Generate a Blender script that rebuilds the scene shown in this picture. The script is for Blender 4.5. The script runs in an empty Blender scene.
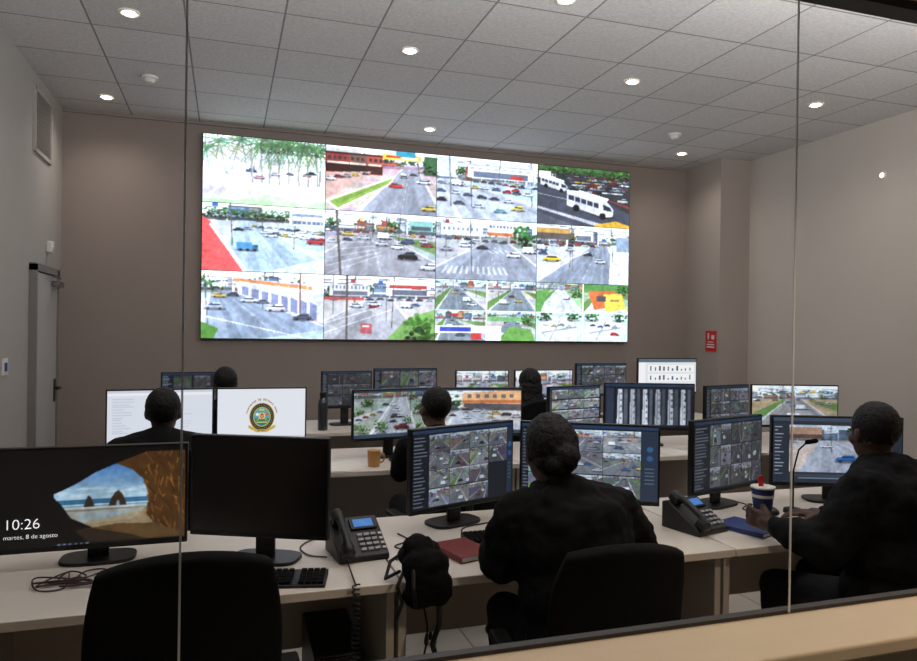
import bpy, bmesh, math, random
import numpy as np
from mathutils import Vector, Matrix, Euler
S=bpy.context.scene
COL=S.collection
random.seed(3)
S.view_settings.view_transform='Standard'
S.view_settings.look='None'

def l1(c):
    c=c/255.0
    return c/12.92 if c<=0.04045 else ((c+0.055)/1.055)**2.4
def lin(c): return tuple(l1(v) for v in c)

MATS={}
def mat(name,c,rough=.5,metal=0.,var=.08,scale=12.,bump=0.,es=0.,spec=.5):
    if name in MATS: return MATS[name]
    m=bpy.data.materials.new(name); m.use_nodes=True
    nt=m.node_tree; b=nt.nodes['Principled BSDF']
    tc=nt.nodes.new('ShaderNodeTexCoord'); nz=nt.nodes.new('ShaderNodeTexNoise')
    nz.inputs['Scale'].default_value=scale; nz.inputs['Detail'].default_value=4
    nt.links.new(tc.outputs['Object'],nz.inputs['Vector'])
    mx=nt.nodes.new('ShaderNodeMix'); mx.data_type='RGBA'
    L=lin(c)
    mx.inputs['A'].default_value=tuple(v*(1-var) for v in L)+(1,)
    mx.inputs['B'].default_value=tuple(min(1,v*(1+var)) for v in L)+(1,)
    nt.links.new(nz.outputs['Fac'],mx.inputs['Factor'])
    nt.links.new(mx.outputs['Result'],b.inputs['Base Color'])
    b.inputs['Roughness'].default_value=rough; b.inputs['Metallic'].default_value=metal
    b.inputs['Specular IOR Level'].default_value=spec
    if es>0:
        b.inputs['Emission Color'].default_value=L+(1,); b.inputs['Emission Strength'].default_value=es
    if bump>0:
        bp=nt.nodes.new('ShaderNodeBump'); bp.inputs['Strength'].default_value=bump; bp.inputs['Distance'].default_value=.01
        nt.links.new(nz.outputs['Fac'],bp.inputs['Height']); nt.links.new(bp.outputs['Normal'],b.inputs['Normal'])
    MATS[name]=m; return m

def tilemat(name,c,mort,size,msize,off=(0,0),rough=.8,fleck=.12,fs=90,bump=.4):
    m=bpy.data.materials.new(name); m.use_nodes=True
    nt=m.node_tree; b=nt.nodes['Principled BSDF']
    tc=nt.nodes.new('ShaderNodeTexCoord'); mp=nt.nodes.new('ShaderNodeMapping')
    mp.inputs['Location'].default_value=(-off[0],-off[1],0)
    nt.links.new(tc.outputs['Object'],mp.inputs['Vector'])
    br=nt.nodes.new('ShaderNodeTexBrick'); br.offset=0; br.squash=1
    for k,v in (('Scale',1),('Mortar Size',msize),('Mortar Smooth',.1),('Bias',0),('Brick Width',size),('Row Height',size)):
        br.inputs[k].default_value=v
    L=lin(c)
    br.inputs['Color1'].default_value=tuple(v*.93 for v in L)+(1,)
    br.inputs['Color2'].default_value=tuple(min(1,v*1.05) for v in L)+(1,)
    br.inputs['Mortar'].default_value=lin(mort)+(1,)
    nt.links.new(mp.outputs['Vector'],br.inputs['Vector'])
    nz=nt.nodes.new('ShaderNodeTexNoise'); nz.inputs['Scale'].default_value=fs; nz.inputs['Detail'].default_value=5; nz.inputs['Roughness'].default_value=.7
    nt.links.new(tc.outputs['Object'],nz.inputs['Vector'])
    mr=nt.nodes.new('ShaderNodeMapRange'); mr.inputs['From Min'].default_value=.3; mr.inputs['From Max'].default_value=.7
    mr.inputs['To Min'].default_value=1-fleck; mr.inputs['To Max'].default_value=1
    nt.links.new(nz.outputs['Fac'],mr.inputs['Value'])
    mx=nt.nodes.new('ShaderNodeMix'); mx.data_type='RGBA'; mx.blend_type='MULTIPLY'; mx.inputs['Factor'].default_value=1
    nt.links.new(br.outputs['Color'],mx.inputs['A']); nt.links.new(mr.outputs['Result'],mx.inputs['B'])
    nt.links.new(mx.outputs['Result'],b.inputs['Base Color'])
    bp=nt.nodes.new('ShaderNodeBump'); bp.inputs['Strength'].default_value=bump; bp.inputs['Distance'].default_value=.01; bp.invert=True
    nt.links.new(br.outputs['Fac'],bp.inputs['Height']); nt.links.new(bp.outputs['Normal'],b.inputs['Normal'])
    b.inputs['Roughness'].default_value=rough
    return m

# ------------------------------------------------------------ mesh builder
class B:
    def __init__(s,M=None): s.bm=bmesh.new(); s.M=M or Matrix.Identity(4)
    def box(s,c,sz,rot=None):
        M=Matrix.Translation(c)
        if rot: M=M@Euler(rot).to_matrix().to_4x4()
        M=s.M@M@Matrix.Diagonal((sz[0],sz[1],sz[2],1))
        bmesh.ops.create_cube(s.bm,size=1,matrix=M); return s
    def cyl(s,p0,p1,r0,r1=None,seg=16):
        p0=Vector(p0);p1=Vector(p1); d=p1-p0
        if d.length<1e-6: return s
        if r1 is None: r1=r0
        M=s.M@Matrix.Translation((p0+p1)/2)@d.to_track_quat('Z','Y').to_matrix().to_4x4()
        bmesh.ops.create_cone(s.bm,cap_ends=True,segments=seg,radius1=r0,radius2=r1,depth=d.length,matrix=M); return s
    def ball(s,c,r,rot=None,seg=16):
        if not hasattr(r,'__len__'): r=(r,r,r)
        M=Matrix.Translation(c)
        if rot: M=M@Euler(rot).to_matrix().to_4x4()
        M=s.M@M@Matrix.Diagonal((r[0],r[1],r[2],1))
        bmesh.ops.create_uvsphere(s.bm,u_segments=seg,v_segments=max(6,seg//2+2),radius=1,matrix=M); return s
    def tube(s,pts,rad,seg=12):
        if not hasattr(rad,'__len__'): rad=[rad]*len(pts)
        for i in range(len(pts)):
            s.ball(pts[i],rad[i],seg=seg)
            if i: s.cyl(pts[i-1],pts[i],rad[i-1],rad[i],seg=seg)
        return s
    def poly(s,pts):
        vs=[s.bm.verts.new(s.M@Vector(p)) for p in pts]; s.bm.faces.new(vs); return s
    def prism(s,pts,axis,d):
        d=Vector(d); a=[s.bm.verts.new(s.M@Vector(p)) for p in pts]; b=[s.bm.verts.new(s.M@(Vector(p)+d)) for p in pts]
        n=len(a); s.bm.faces.new(a); s.bm.faces.new(b[::-1])
        for i in range(n): s.bm.faces.new([a[i],b[i],b[(i+1)%n],a[(i+1)%n]])
        bmesh.ops.recalc_face_normals(s.bm,faces=s.bm.faces); return s
    def obj(s,name,m,parent=None,bevel=0,smooth=True,remesh=0,sm_it=0,disp=0,dscale=.1,subd=0,ang=35):
        me=bpy.data.meshes.new(name); s.bm.to_mesh(me); s.bm.free()
        o=bpy.data.objects.new(name,me); COL.objects.link(o)
        if remesh>0 or subd>0:
            if remesh>0:
                r=o.modifiers.new('r','REMESH'); r.mode='VOXEL'; r.voxel_size=remesh
            if subd>0:
                r=o.modifiers.new('s','SUBSURF'); r.levels=subd; r.render_levels=subd
            if sm_it:
                k=o.modifiers.new('k','SMOOTH'); k.factor=.5; k.iterations=sm_it
            if disp>0:
                t=bpy.data.textures.new('folds','CLOUDS'); t.noise_scale=dscale; t.noise_depth=2
                d=o.modifiers.new('d','DISPLACE'); d.texture=t; d.strength=disp; d.mid_level=.5
            bpy.context.view_layer.update()
            ev=o.evaluated_get(bpy.context.evaluated_depsgraph_get())
            nm=bpy.data.meshes.new_from_object(ev); o.modifiers.clear(); old=o.data; o.data=nm; bpy.data.meshes.remove(old); nm.name=name
        me=o.data
        if m: 
            me.materials.clear(); me.materials.append(m)
        if smooth:
            me.shade_smooth(); me.set_sharp_from_angle(angle=math.radians(ang if not remesh else 180))
        if bevel>0:
            b=o.modifiers.new('bevel','BEVEL'); b.width=bevel; b.segments=3; b.limit_method='ANGLE'; b.angle_limit=math.radians(40)
        if parent: o.parent=parent
        return o

def tag(o,label,cat,group=None):
    o['label']=label; o['category']=cat
    if group: o['group']=group
    return o
def thing(name,label,cat,loc,rz=0,group=None):
    e=bpy.data.objects.new(name,None); e.empty_display_size=.1; COL.objects.link(e)
    e.location=loc; e.rotation_euler=(0,0,rz); return tag(e,label,cat,group)
def struct(o,label=None):
    o['kind']='structure'
    if label: o['label']=label
    return o
def clone(e,loc,rz,label=None):
    n=e.copy(); COL.objects.link(n); n.location=loc; n.rotation_euler=(0,0,rz)
    if label: n['label']=label
    def rec(src,dst):
        for c in list(src.children):
            k=c.copy(); COL.objects.link(k); k.parent=dst; rec(c,k)
    rec(e,n); return n

# ------------------------------------------------------------ screen art
def smooth(a,it=1):
    for _ in range(it):
        p=np.pad(a,((1,1),(1,1),(0,0)),'edge'); a=(p[1:-1,1:-1]*4+p[:-2,1:-1]*1.5+p[2:,1:-1]*1.5+p[1:-1,:-2]*1.5+p[1:-1,2:]*1.5)/10.
    return a
def cloud(rs,H,W,cells):
    h=max(2,int(cells*H/W)+2); g=rs.uniform(-1,1,(h,cells+2))
    y=np.linspace(0,h-1.001,H);x=np.linspace(0,cells+.999,W); yi=y.astype(int);xi=x.astype(int); fy=(y-yi)[:,None];fx=(x-xi)[None]
    return (g[yi][:,xi]*(1-fy)*(1-fx)+g[yi+1][:,xi]*fy*(1-fx)+g[yi][:,xi+1]*(1-fy)*fx+g[yi+1][:,xi+1]*fy*fx)[...,None]
class Cv:
    def __init__(s,W,H,col):
        s.W=W;s.H=H; s.a=np.ones((H,W,3))*(np.array(col)/255.)
        s.X,s.Y=np.meshgrid((np.arange(W)+.5)/W,(np.arange(H)+.5)/H)
    def poly(s,pts,col,al=1):
        ins=np.zeros((s.H,s.W),bool); n=len(pts); j=n-1
        for i in range(n):
            xi,yi=pts[i];xj,yj=pts[j]
            if yi!=yj:
                ins^=((yi>s.Y)!=(yj>s.Y))&(s.X<(xj-xi)*(s.Y-yi)/(yj-yi)+xi)
            j=i
        s.a[ins]=s.a[ins]*(1-al)+np.array(col)/255.*al
    def rect(s,x0,y0,x1,y1,col,al=1):
        i0=max(0,int(round(y0*s.H)));i1=min(s.H,max(i0+1,int(round(y1*s.H))));j0=max(0,int(round(x0*s.W)));j1=min(s.W,max(j0+1,int(round(x1*s.W))))
        s.a[i0:i1,j0:j1]=s.a[i0:i1,j0:j1]*(1-al)+np.array(col)/255.*al
    def ell(s,cx,cy,rx,ry,col,al=1):
        k=((s.X-cx)/rx)**2+((s.Y-cy)/ry)**2<1
        s.a[k]=s.a[k]*(1-al)+np.array(col)/255.*al
    def line(s,x0,y0,x1,y1,w,col,al=1):
        dx=(x1-x0);dy=(y1-y0);L=dx*dx+dy*dy+1e-9
        t=np.clip(((s.X-x0)*dx+(s.Y-y0)*dy)/L,0,1)
        d=np.hypot(s.X-(x0+t*dx),(s.Y-(y0+t*dy))*s.H/s.W)
        k=d<w; s.a[k]=s.a[k]*(1-al)+np.array(col)/255.*al
    def tree(s,cx,cy,r,col,rs,n=14):
        s.ell(cx,cy+r*1.1,r*.9,r*.35,(50,55,50),.35)
        for i in range(n*3):
            a=rs.uniform(0,6.28);q=rs.uniform(0,1)*r
            f=rs.uniform(.4,1.15)-.3*math.sin(a)
            s.ell(cx+q*math.cos(a),cy+q*math.sin(a)*1.3,r*.14,r*.18,tuple(min(255,c*f) for c in col),.85)
    def palm(s,cx,cy,r,col,rs):
        for i in range(15):
            a=i*.43+rs.uniform(-.2,.2); x=cx;y=cy
            for k in range(4):
                nx=x+r/4*math.cos(a);ny=y+r/3*math.sin(a)+.02*k
                s.line(x,y,nx,ny,.006-.0012*k,tuple(c*rs.uniform(.7,1.15) for c in col),.75); x,y=nx,ny
    def car(s,cx,cy,w,col,big=False):
        q=int(abs(cx*977+cy*613))%3; sk=(-.14,.0,.14)[q]; h=w*(.66,.6,.72)[q]; d=lambda f:tuple(min(255,c*f) for c in col)
        s.ell(cx+w*.05,cy+h*.40,w*.6,h*.2,(45,45,52),.5)
        s.poly([(cx-w*.5,cy+h*.02),(cx-w*.4,cy-h*.1),(cx+w*.42,cy-h*.1+sk*w*.5),(cx+w*.5,cy+h*.08),(cx+w*.48,cy+h*.36),(cx-w*.46,cy+h*.34)],d(.8))
        s.poly([(cx-w*.5,cy+h*.02),(cx-w*.4,cy-h*.12),(cx+w*.42,cy-h*.12),(cx+w*.48,cy+h*.1),(cx-w*.46,cy+h*.1)],d(1.))
        s.poly([(cx-w*.32,cy-h*.08),(cx-w*(.2-sk),cy-h*.44),(cx+w*(.2+sk),cy-h*.44),(cx+w*.34,cy-h*.08)],(54,62,74))
        s.poly([(cx-w*(.2-sk),cy-h*.44),(cx+w*(.2+sk),cy-h*.44),(cx+w*(.22+sk),cy-h*.3),(cx-w*(.2-sk),cy-h*.3)],d(1.1))
        s.ell(cx-w*.3,cy+h*.34,w*.08,h*.12,(28,28,32),.9); s.ell(cx+w*.32,cy+h*.36,w*.08,h*.12,(28,28,32),.9)
    def truck(s,cx,cy,w,col):
        h=w*.9; s.ell(cx,cy+h*.42,w*.58,h*.12,(45,45,50),.6)
        s.rect(cx-w*.5,cy-h*.4,cx+w*.22,cy+h*.32,col); s.rect(cx-w*.5,cy-h*.4,cx+w*.22,cy-h*.33,tuple(min(255,c*1.1) for c in col)); s.rect(cx+w*.24,cy-h*.18,cx+w*.5,cy+h*.32,tuple(c*.8 for c in col)); s.rect(cx+w*.34,cy-h*.1,cx+w*.48,cy+h*.08,(45,55,68))
        for q in (-.32,.02,.36): s.ell(cx+w*q,cy+h*.36,w*.08,h*.1,(25,25,28))
    def row(s,rs,x0,y0,x1,y1,n,w0,w1):
        for i in range(n):
            t=i/max(1,n-1.); c=CARS[rs.randint(len(CARS))]; s.car(x0+(x1-x0)*t+rs.uniform(-.008,.008),y0+(y1-y0)*t+rs.uniform(-.008,.008),w0+(w1-w0)*t,c)
    def van(s,cx,cy,w,col=(240,242,248)):
        s.poly([(cx-w*.46,cy+w*.12),(cx+w*.3,cy+w*.52),(cx+w*.56,cy+w*.46),(cx+w*.4,cy+w*.3)],(35,35,40),.7)
        s.poly([(cx-w*.5,cy-w*.42),(cx+w*.35,cy-w*.15),(cx+w*.52,cy+w*.18),(cx+w*.5,cy+w*.42),(cx+w*.3,cy+w*.45),(cx-w*.5,cy+w*.12)],tuple(c*.86 for c in col))
        s.poly([(cx-w*.5,cy-w*.42),(cx-w*.3,cy-w*.46),(cx+w*.42,cy-w*.2),(cx+w*.35,cy-w*.08),(cx-w*.5,cy-w*.3)],col)
        for i in range(5):
            x=cx-w*.46+w*.135*i; y=cy-w*.25+w*.05*i; s.poly([(x,y),(x+w*.11,y+w*.04),(x+w*.11,y+w*.2),(x,y+w*.16)],(50,60,75))
        s.poly([(cx+w*.28,cy+.0),(cx+w*.45,cy+w*.1),(cx+w*.48,cy+w*.24),(cx+w*.3,cy+w*.2)],(40,50,60))
        s.ell(cx-w*.3,cy+w*.2,w*.07,w*.12,(25,25,28)); s.ell(cx+w*.28,cy+w*.42,w*.07,w*.12,(25,25,28))
    def fin(s,rs,n=.10,g=1.,cool=1.05,gam=1.12):
        t=cloud(rs,s.H,s.W,6)*.08+cloud(rs,s.H,s.W,18)*.07+cloud(rs,s.H,s.W,50)*.09
        s.a=np.clip(s.a,0,1)*(1+t)+rs.normal(0,.015,(s.H,s.W,3))
        s.a=np.clip(smooth(np.clip(s.a,0,1),1),0,1)**gam*g; s.a[:,:,0]*=.97; s.a[:,:,2]*=cool; s.a=np.clip(s.a,0,1); return s

PAL=[(225,228,236),(210,215,225),(190,200,210),(215,205,195),(180,95,80),(205,145,100),(120,140,170),(235,238,242),(150,135,128),(100,118,150),(170,178,190),(140,140,144),(90,96,104)]
CARS=[(240,240,245),(235,238,245),(200,205,212),(62,64,72),(165,50,48),(214,188,80),(75,105,150),(34,36,42),(150,155,165),(110,34,36),(92,96,104)]
def generic(W,H,seed,hy=.3,vx=.5,roadc=(160,163,172),sky=(232,240,248),green=.6,ncar=10,lb=.05,rb=1.0,ground=(190,190,190),near=3,poles=2,n=.09,g=1.05,fin=True,cs=1.):
    rs=np.random.RandomState(seed); c=Cv(W,H,sky); big=W>90
    if rs.rand()<.8:
        for i in range(9): c.tree(rs.rand(),hy-.08,.08,(60,88,56),rs,8)
    x=-.05
    while x<1.0:
        w=rs.uniform(.06,.18); top=hy-rs.uniform(.04,.22); col=PAL[rs.randint(len(PAL))]
        c.rect(x,top,x+w,hy+.05,col); c.rect(x,top,x+w,top+.02,tuple(v*.65 for v in col)); c.rect(x+w*.8,top,x+w,hy+.05,tuple(v*.75 for v in col))
        nw=5 if big else 3
        for k in range(nw): c.rect(x+w*(.08+.75*k/nw),top+.05,x+w*(.08+.75*(k+.6)/nw),top+.08,(85,95,110))
        if rs.rand()<.7: c.rect(x+.005,hy-.05,x+w*.9,hy-.025,PAL[rs.randint(len(PAL))])
        c.rect(x,hy-.015,x+w,hy+.05,(84,86,94),.75)
        if rs.rand()<.4: c.rect(x+w*.3,top-.05,x+w*.6,top,[(180,60,60),(60,100,170),(215,185,80)][rs.randint(3)])
        x+=w+rs.uniform(0,.02)
    if big:
        for i in range(5): c.tree(rs.rand(),hy-.01,.045,(66,100,58),rs,6)
    c.rect(0,hy+.04,1,1,ground)
    for i in range(7):
        y=hy+.06+.13*i; c.poly([(0,y),(1,y+rs.uniform(-.12,.12)),(1,y+.1),(0,y+.05)],tuple(v*rs.uniform(.82,1.02) for v in ground),.6)
    c.poly([(vx-.08,hy+.03),(vx+.08,hy+.03),(rb+.05,1.01),(lb-.05,1.01)],(206,206,208))
    c.poly([(vx-.07,hy+.03),(vx+.07,hy+.03),(rb,1.01),(lb,1.01)],roadc)
    for i in range(6):
        q=rs.uniform(.1,.9); x0=vx-.06+.12*q; x1=lb+(rb-lb)*q; c.poly([(x0,hy+.03),(x0+.008,hy+.03),(x1+.06,1.01),(x1-.04,1.01)],tuple(v*.82 for v in roadc),.45)
    for k in range(8):
        t0=(k/8.)**1.6;t1=((k+.4)/8.)**1.6
        mx=(lb+rb)/2
        c.poly([(vx+(mx-vx)*t0-.002,hy+(1-hy)*t0),(vx+(mx-vx)*t0+.002,hy+(1-hy)*t0),(vx+(mx-vx)*t1+.006,hy+(1-hy)*t1),(vx+(mx-vx)*t1-.006,hy+(1-hy)*t1)],(222,222,220),.7)
    if rs.rand()<green:
        c.poly([(vx-.14,hy+.05),(vx-.09,hy+.05),(lb-.05,1.01),(lb-.35,1.01)],(100,135,78))
    if rs.rand()<green:
        c.poly([(vx+.14,hy+.07),(1.0,hy+.14),(1.01,hy+.35)],(108,138,84))
    cars=sorted([(hy+.03+.17*rs.rand()**1.4,rs.rand()) for i in range(int(ncar))])
    for y,x in cars: c.car(x,y,(.05+.24*(y-hy))*cs,CARS[rs.randint(len(CARS))])
    ys=sorted(rs.uniform(hy+.15,.85,near))
    for y in ys:
        t=(y-hy)/(1-hy); q=rs.uniform(.15,.85); x=(vx-.06+(lb-vx+.06)*t)*(1-q)+(vx+.06+(rb-vx-.06)*t)*q
        if rs.rand()<.2: c.truck(x,y,(.09+.18*t)*cs,(215,218,222))
        else: c.car(x,y,(.07+.17*t)*cs,CARS[rs.randint(len(CARS))])
    for i in range(poles):
        px=rs.rand(); c.line(px,rs.uniform(-.1,.1),px+rs.uniform(-.02,.02),hy+rs.uniform(.05,.5),.004,(95,90,88)); c.line(px-.03,.06,px+.03,.07,.003,(90,85,84))
    for i in range(5):
        y=rs.uniform(0,.22); c.line(0,y,1,y+rs.uniform(-.08,.12),.002,(70,70,75),.5)
    if fin: c.fin(rs,n,g)
    c.rs=rs
    return c

def wall_art(k,W=168,H=94):
    rs=np.random.RandomState(100+k)
    if k==0:
        c=generic(W,H,11,hy=.32,vx=.35,roadc=(222,220,240),sky=(242,248,251),ground=(232,232,238),lb=-.2,rb=.75,near=0,ncar=5,fin=False,green=0)
        c.rect(0,0,1,.42,(242,248,251),.65)
        for x in (.38,.46,.52,.6,.68,.76,.84,.92): c.line(x,.1,x+.015,.66,.009,(140,142,130),.85); c.line(x+.004,.1,x+.02,.66,.003,(205,205,198),.8)
        for x,y in ((.12,.1),(.3,.05),(.5,.02),(.66,.03),(.82,.08),(.02,.2)): c.palm(x,y,.26,(98,134,100),rs)
        for x in (.45,.55,.64,.72,.8,.9,.96): c.palm(x,.1,.18,(82,120,78),rs); c.tree(x,.14,.06,(92,124,86),rs,6)
        c.poly([(.12,1),(.5,.84),(1,.9),(1,1)],(190,214,180)); c.rect(0,.94,1,1,(180,222,170),.8)
        for x,y,w,cc in ((.45,.58,.09,(225,170,175)),(.58,.52,.08,(240,240,244)),(.7,.5,.07,(140,144,150)),(.84,.5,.08,(200,150,150))): c.car(x,y,w,cc)
        return c.fin(rs,.06,1.12)
    if k==1:
        c=generic(W,H,12,hy=.26,vx=.75,roadc=(152,157,169),sky=(235,240,246),ground=(192,178,174),lb=.3,rb=1.05,near=0,ncar=3,fin=False,green=0)
        for x,w,col in ((0,.22,(140,60,54)),(.2,.16,(120,86,74)),(.36,.14,(170,82,68))):
            c.rect(x,.1,x+w,.42,col); c.rect(x,.1,x+w,.13,tuple(v*.5 for v in col)); c.rect(x,.28,x+w,.4,tuple(v*.4 for v in col)); c.rect(x+.01,.24,x+w-.01,.28,(215,205,190))
            for i in range(4): c.rect(x+.02+.045*i,.16,x+.045+.045*i,.21,(64,56,62))
        c.rect(0,.04,.3,.1,(190,190,190)); c.poly([(0,.42),(.42,.36),(0,.85)],(188,158,150))
        c.row(rs,.03,.5,.42,.37,6,.1,.05)
        c.rect(.5,.06,.85,.15,(225,190,80)); c.rect(.62,.0,.8,.1,(60,140,160)); c.rect(.88,.05,1,.36,(64,100,70)); c.tree(.94,.2,.1,(60,100,56),rs); c.rect(.53,.08,.66,.12,(190,60,50)); c.rect(.68,.1,.82,.13,(240,240,235))
        c.poly([(.0,.86),(.5,.48),(.62,.40),(.57,.55),(.1,1)],(222,222,218)); c.poly([(.03,.86),(.5,.51),(.6,.43),(.55,.54),(.11,.96)],(136,164,80)); c.poly([(.08,.84),(.5,.54),(.54,.5),(.12,.9)],(106,136,62),.7)
        c.car(.62,.55,.13,(205,42,46)); c.car(.88,.46,.14,(240,240,245)); c.car(.78,.36,.07,(60,60,70)); c.car(.69,.37,.06,(225,225,230))
        c.poly([(.35,1),(1,.8),(1,1)],(134,140,154),.7); c.car(.93,.88,.14,(225,200,80))
        return c.fin(rs,.10,1.12)
    if k==2:
        c=generic(W,H,13,hy=.34,vx=.1,roadc=(176,184,197),sky=(236,243,250),ground=(188,196,207),lb=.25,rb=1.6,near=0,ncar=6,fin=False,green=0)
        c.rect(.3,.1,.95,.32,(228,232,240)); c.rect(.3,.1,.95,.13,(170,178,190)); c.rect(.35,.21,.9,.31,(104,116,136)); c.rect(.02,.02,.2,.34,(195,205,216)); c.rect(.72,.24,.86,.31,(186,70,66)); c.tree(.24,.24,.06,(60,96,58),rs)
        for i in range(8): c.rect(.32+.08*i,.15,.36+.08*i,.18,(160,172,190))
        c.row(rs,.3,.37,.98,.42,10,.06,.075); c.row(rs,.04,.43,.9,.53,9,.075,.1); c.row(rs,.04,.56,.7,.66,6,.09,.11); c.row(rs,.04,.7,.4,.78,3,.11,.12); c.truck(.2,.42,.12,(236,238,242))
        c.car(.8,.78,.13,(222,205,100)); c.car(.62,.84,.13,(105,150,165))
        c.line(.12,0,.14,.8,.007,(130,130,134)); c.line(.62,0,.6,.4,.004,(100,100,104))
        return c.fin(rs,.10,1.12)
    if k==3:
        c=Cv(W,H,(54,58,60)); c.rect(0,0,1,.12,(70,96,62))
        for i in range(9): c.tree(.06+.12*i,.06,.09,(74,112,58),rs,12)
        for r in range(6):
            y=.15+.05*r
            for i in range(14-r):
                x=.30+.055*i+.03*r
                c.car(x,y,.05+.004*r,CARS[rs.randint(len(CARS))])
        for i in range(60): c.ell(rs.uniform(.3,1),rs.uniform(.1,.42),.006,.012,[(40,35,40),(160,66,60),(30,28,30)][rs.randint(3)])
        c.poly([(0,.3),(.28,.3),(.55,.42),(1,.75),(1,1),(0,1)],(74,78,90)); c.poly([(0,.7),(.7,.95),(.66,1),(0,.74)],(186,188,196))
        c.poly([(.0,.48),(.5,.6),(.5,.61),(.0,.49)],(190,190,194)); c.poly([(.6,.45),(1,.62),(1,.65)],(160,62,62)); c.poly([(0,.8),(.4,1),(0,1)],(92,96,106))
        c.truck(.1,.17,.18,(225,225,224)); c.van(.17,.3,.28); c.van(.56,.6,.5); c.poly([(.6,.97),(.85,.88),(1,.95),(1,1),(.62,1)],(215,175,66)); c.car(.92,.52,.12,(200,200,204)); c.car(.38,.37,.1,(40,42,48))
        return c.fin(rs,.12,1.08)
    if k==4:
        c=generic(W,H,15,hy=.22,vx=.35,roadc=(172,193,212),sky=(240,248,252),ground=(192,203,212),lb=.1,rb=1.15,near=0,ncar=5,fin=False,green=0)
        for i in range(11): c.tree(.05+.07*i,.15,.065,(52,98,54),rs,10)
        c.rect(.7,.03,1,.28,(228,235,243)); c.rect(.72,.1,.98,.14,(140,150,168)); c.rect(.72,.2,.98,.26,(104,114,134))
        for i in range(7): c.rect(.72+.04*i,.14,.73+.04*i,.28,(180,186,196))
        c.row(rs,.42,.32,.98,.38,11,.055,.07); c.row(rs,.5,.4,.98,.48,7,.07,.09)
        c.poly([(0,.2),(.08,.3),(.36,.98),(.3,1),(0,1)],(212,92,92)); c.poly([(.075,.3),(.36,.98),(.33,1),(.055,.32)],(244,226,226))
        for i in range(9): c.line(0,.25+.09*i,.06+.03*i,.33+.085*i,.002,(170,66,68),.6)
        c.truck(.36,.62,.17,(80,140,184)); c.car(.92,.5,.15,(194,60,62)); c.car(.55,.44,.1,(240,240,240))
        c.line(.22,.0,.24,.62,.005,(100,100,100)); c.poly([(.5,1),(1,.75),(1,1)],(208,216,220),.8)
        return c.fin(rs,.08,1.12)
    if k==5:
        c=generic(W,H,16,hy=.28,vx=.4,roadc=(156,157,165),sky=(232,240,246),ground=(176,173,176),lb=-.3,rb=1.3,near=0,ncar=6,fin=False,green=.2)
        for i in range(5): c.line(.02,.98-.12*i,.5,.66-.05*i,.003,(215,215,215),.7)
        c.tree(.62,.2,.08,(62,96,54),rs); c.tree(.05,.2,.07,(62,96,54),rs)
        c.row(rs,.02,.3,.95,.34,12,.06,.07)
        c.car(.2,.35,.12,(215,188,90)); c.car(.34,.4,.11,(220,222,228)); c.truck(.53,.36,.13,(236,236,242)); c.car(.74,.42,.13,(84,100,140)); c.car(.5,.48,.12,(200,202,208)); c.car(.74,.66,.19,(25,27,32)); c.car(.94,.82,.17,(225,225,225)); c.car(.92,.47,.13,(165,62,60)); c.car(.64,.52,.12,(225,228,232))
        c.line(.1,.0,.14,1,.010,(92,86,82)); c.line(.42,0,.42,.4,.004,(80,80,80)); c.rect(.75,.1,.97,.25,(138,186,180)); c.rect(.77,.18,.95,.24,(74,92,98))
        return c.fin(rs,.11,1.1)
    if k==6:
        c=generic(W,H,17,hy=.3,vx=.6,roadc=(150,156,169),sky=(236,242,248),ground=(178,181,187),lb=-.2,rb=1.2,near=0,ncar=6,fin=False,green=0)
        c.rect(.05,.1,.45,.28,(210,217,228)); c.rect(.5,.03,.8,.26,(222,218,214)); c.rect(.5,.2,.75,.25,(196,115,72)); c.tree(.88,.25,.14,(54,104,50),rs,24)
        for i in range(8): c.rect(.52+.034*i,.08,.54+.034*i,.13,(110,120,140)); c.rect(.07+.045*i,.15,.09+.045*i,.2,(120,132,150))
        for i in range(12): c.poly([(.1+.05*i,.78),(.118+.05*i,.78),(.075+.058*i,.9),(.05+.058*i,.9)],(206,208,214),.8)
        for i in range(6): c.line(.5+.06*i,.5,.55+.06*i,.55,.004,(210,212,214))
        c.row(rs,.03,.33,.75,.35,9,.06,.07)
        c.car(.28,.43,.12,(235,235,240)); c.car(.45,.46,.12,(60,60,70)); c.car(.76,.56,.14,(240,240,244)); c.car(.1,.5,.12,(170,172,182)); c.truck(.93,.47,.14,(220,222,226))
        c.line(.33,0,.35,.9,.005,(92,92,92))
        return c.fin(rs,.10,1.1)
    if k==7:
        c=generic(W,H,18,hy=.3,vx=.68,roadc=(144,153,168),sky=(232,240,247),ground=(202,207,214),lb=.0,rb=.95,near=0,ncar=6,fin=False,green=.2)
        c.rect(0,.06,.35,.26,(190,152,90)); c.rect(0,.15,.35,.25,(96,88,86)); c.rect(.4,.1,.6,.27,(220,222,230)); c.rect(.42,.17,.58,.26,(110,116,130)); c.poly([(.8,.3),(1,.35),(1,1),(.78,1)],(216,220,228)); c.rect(.86,.16,1,.42,(140,156,174)); c.tree(.38,.22,.06,(62,100,54),rs)
        c.row(rs,.02,.34,.6,.34,8,.07,.06)
        c.car(.16,.58,.19,(230,200,60)); c.car(.54,.48,.1,(60,60,70)); c.car(.35,.41,.1,(214,216,224)); c.truck(.05,.4,.13,(205,206,210)); c.car(.68,.6,.12,(228,230,235))
        c.poly([(0,.78),(.55,.44),(.56,.45),(0,.80)],(215,215,216)); c.line(.8,0,.82,.6,.004,(110,110,114))
        return c.fin(rs,.09,1.1)
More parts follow.
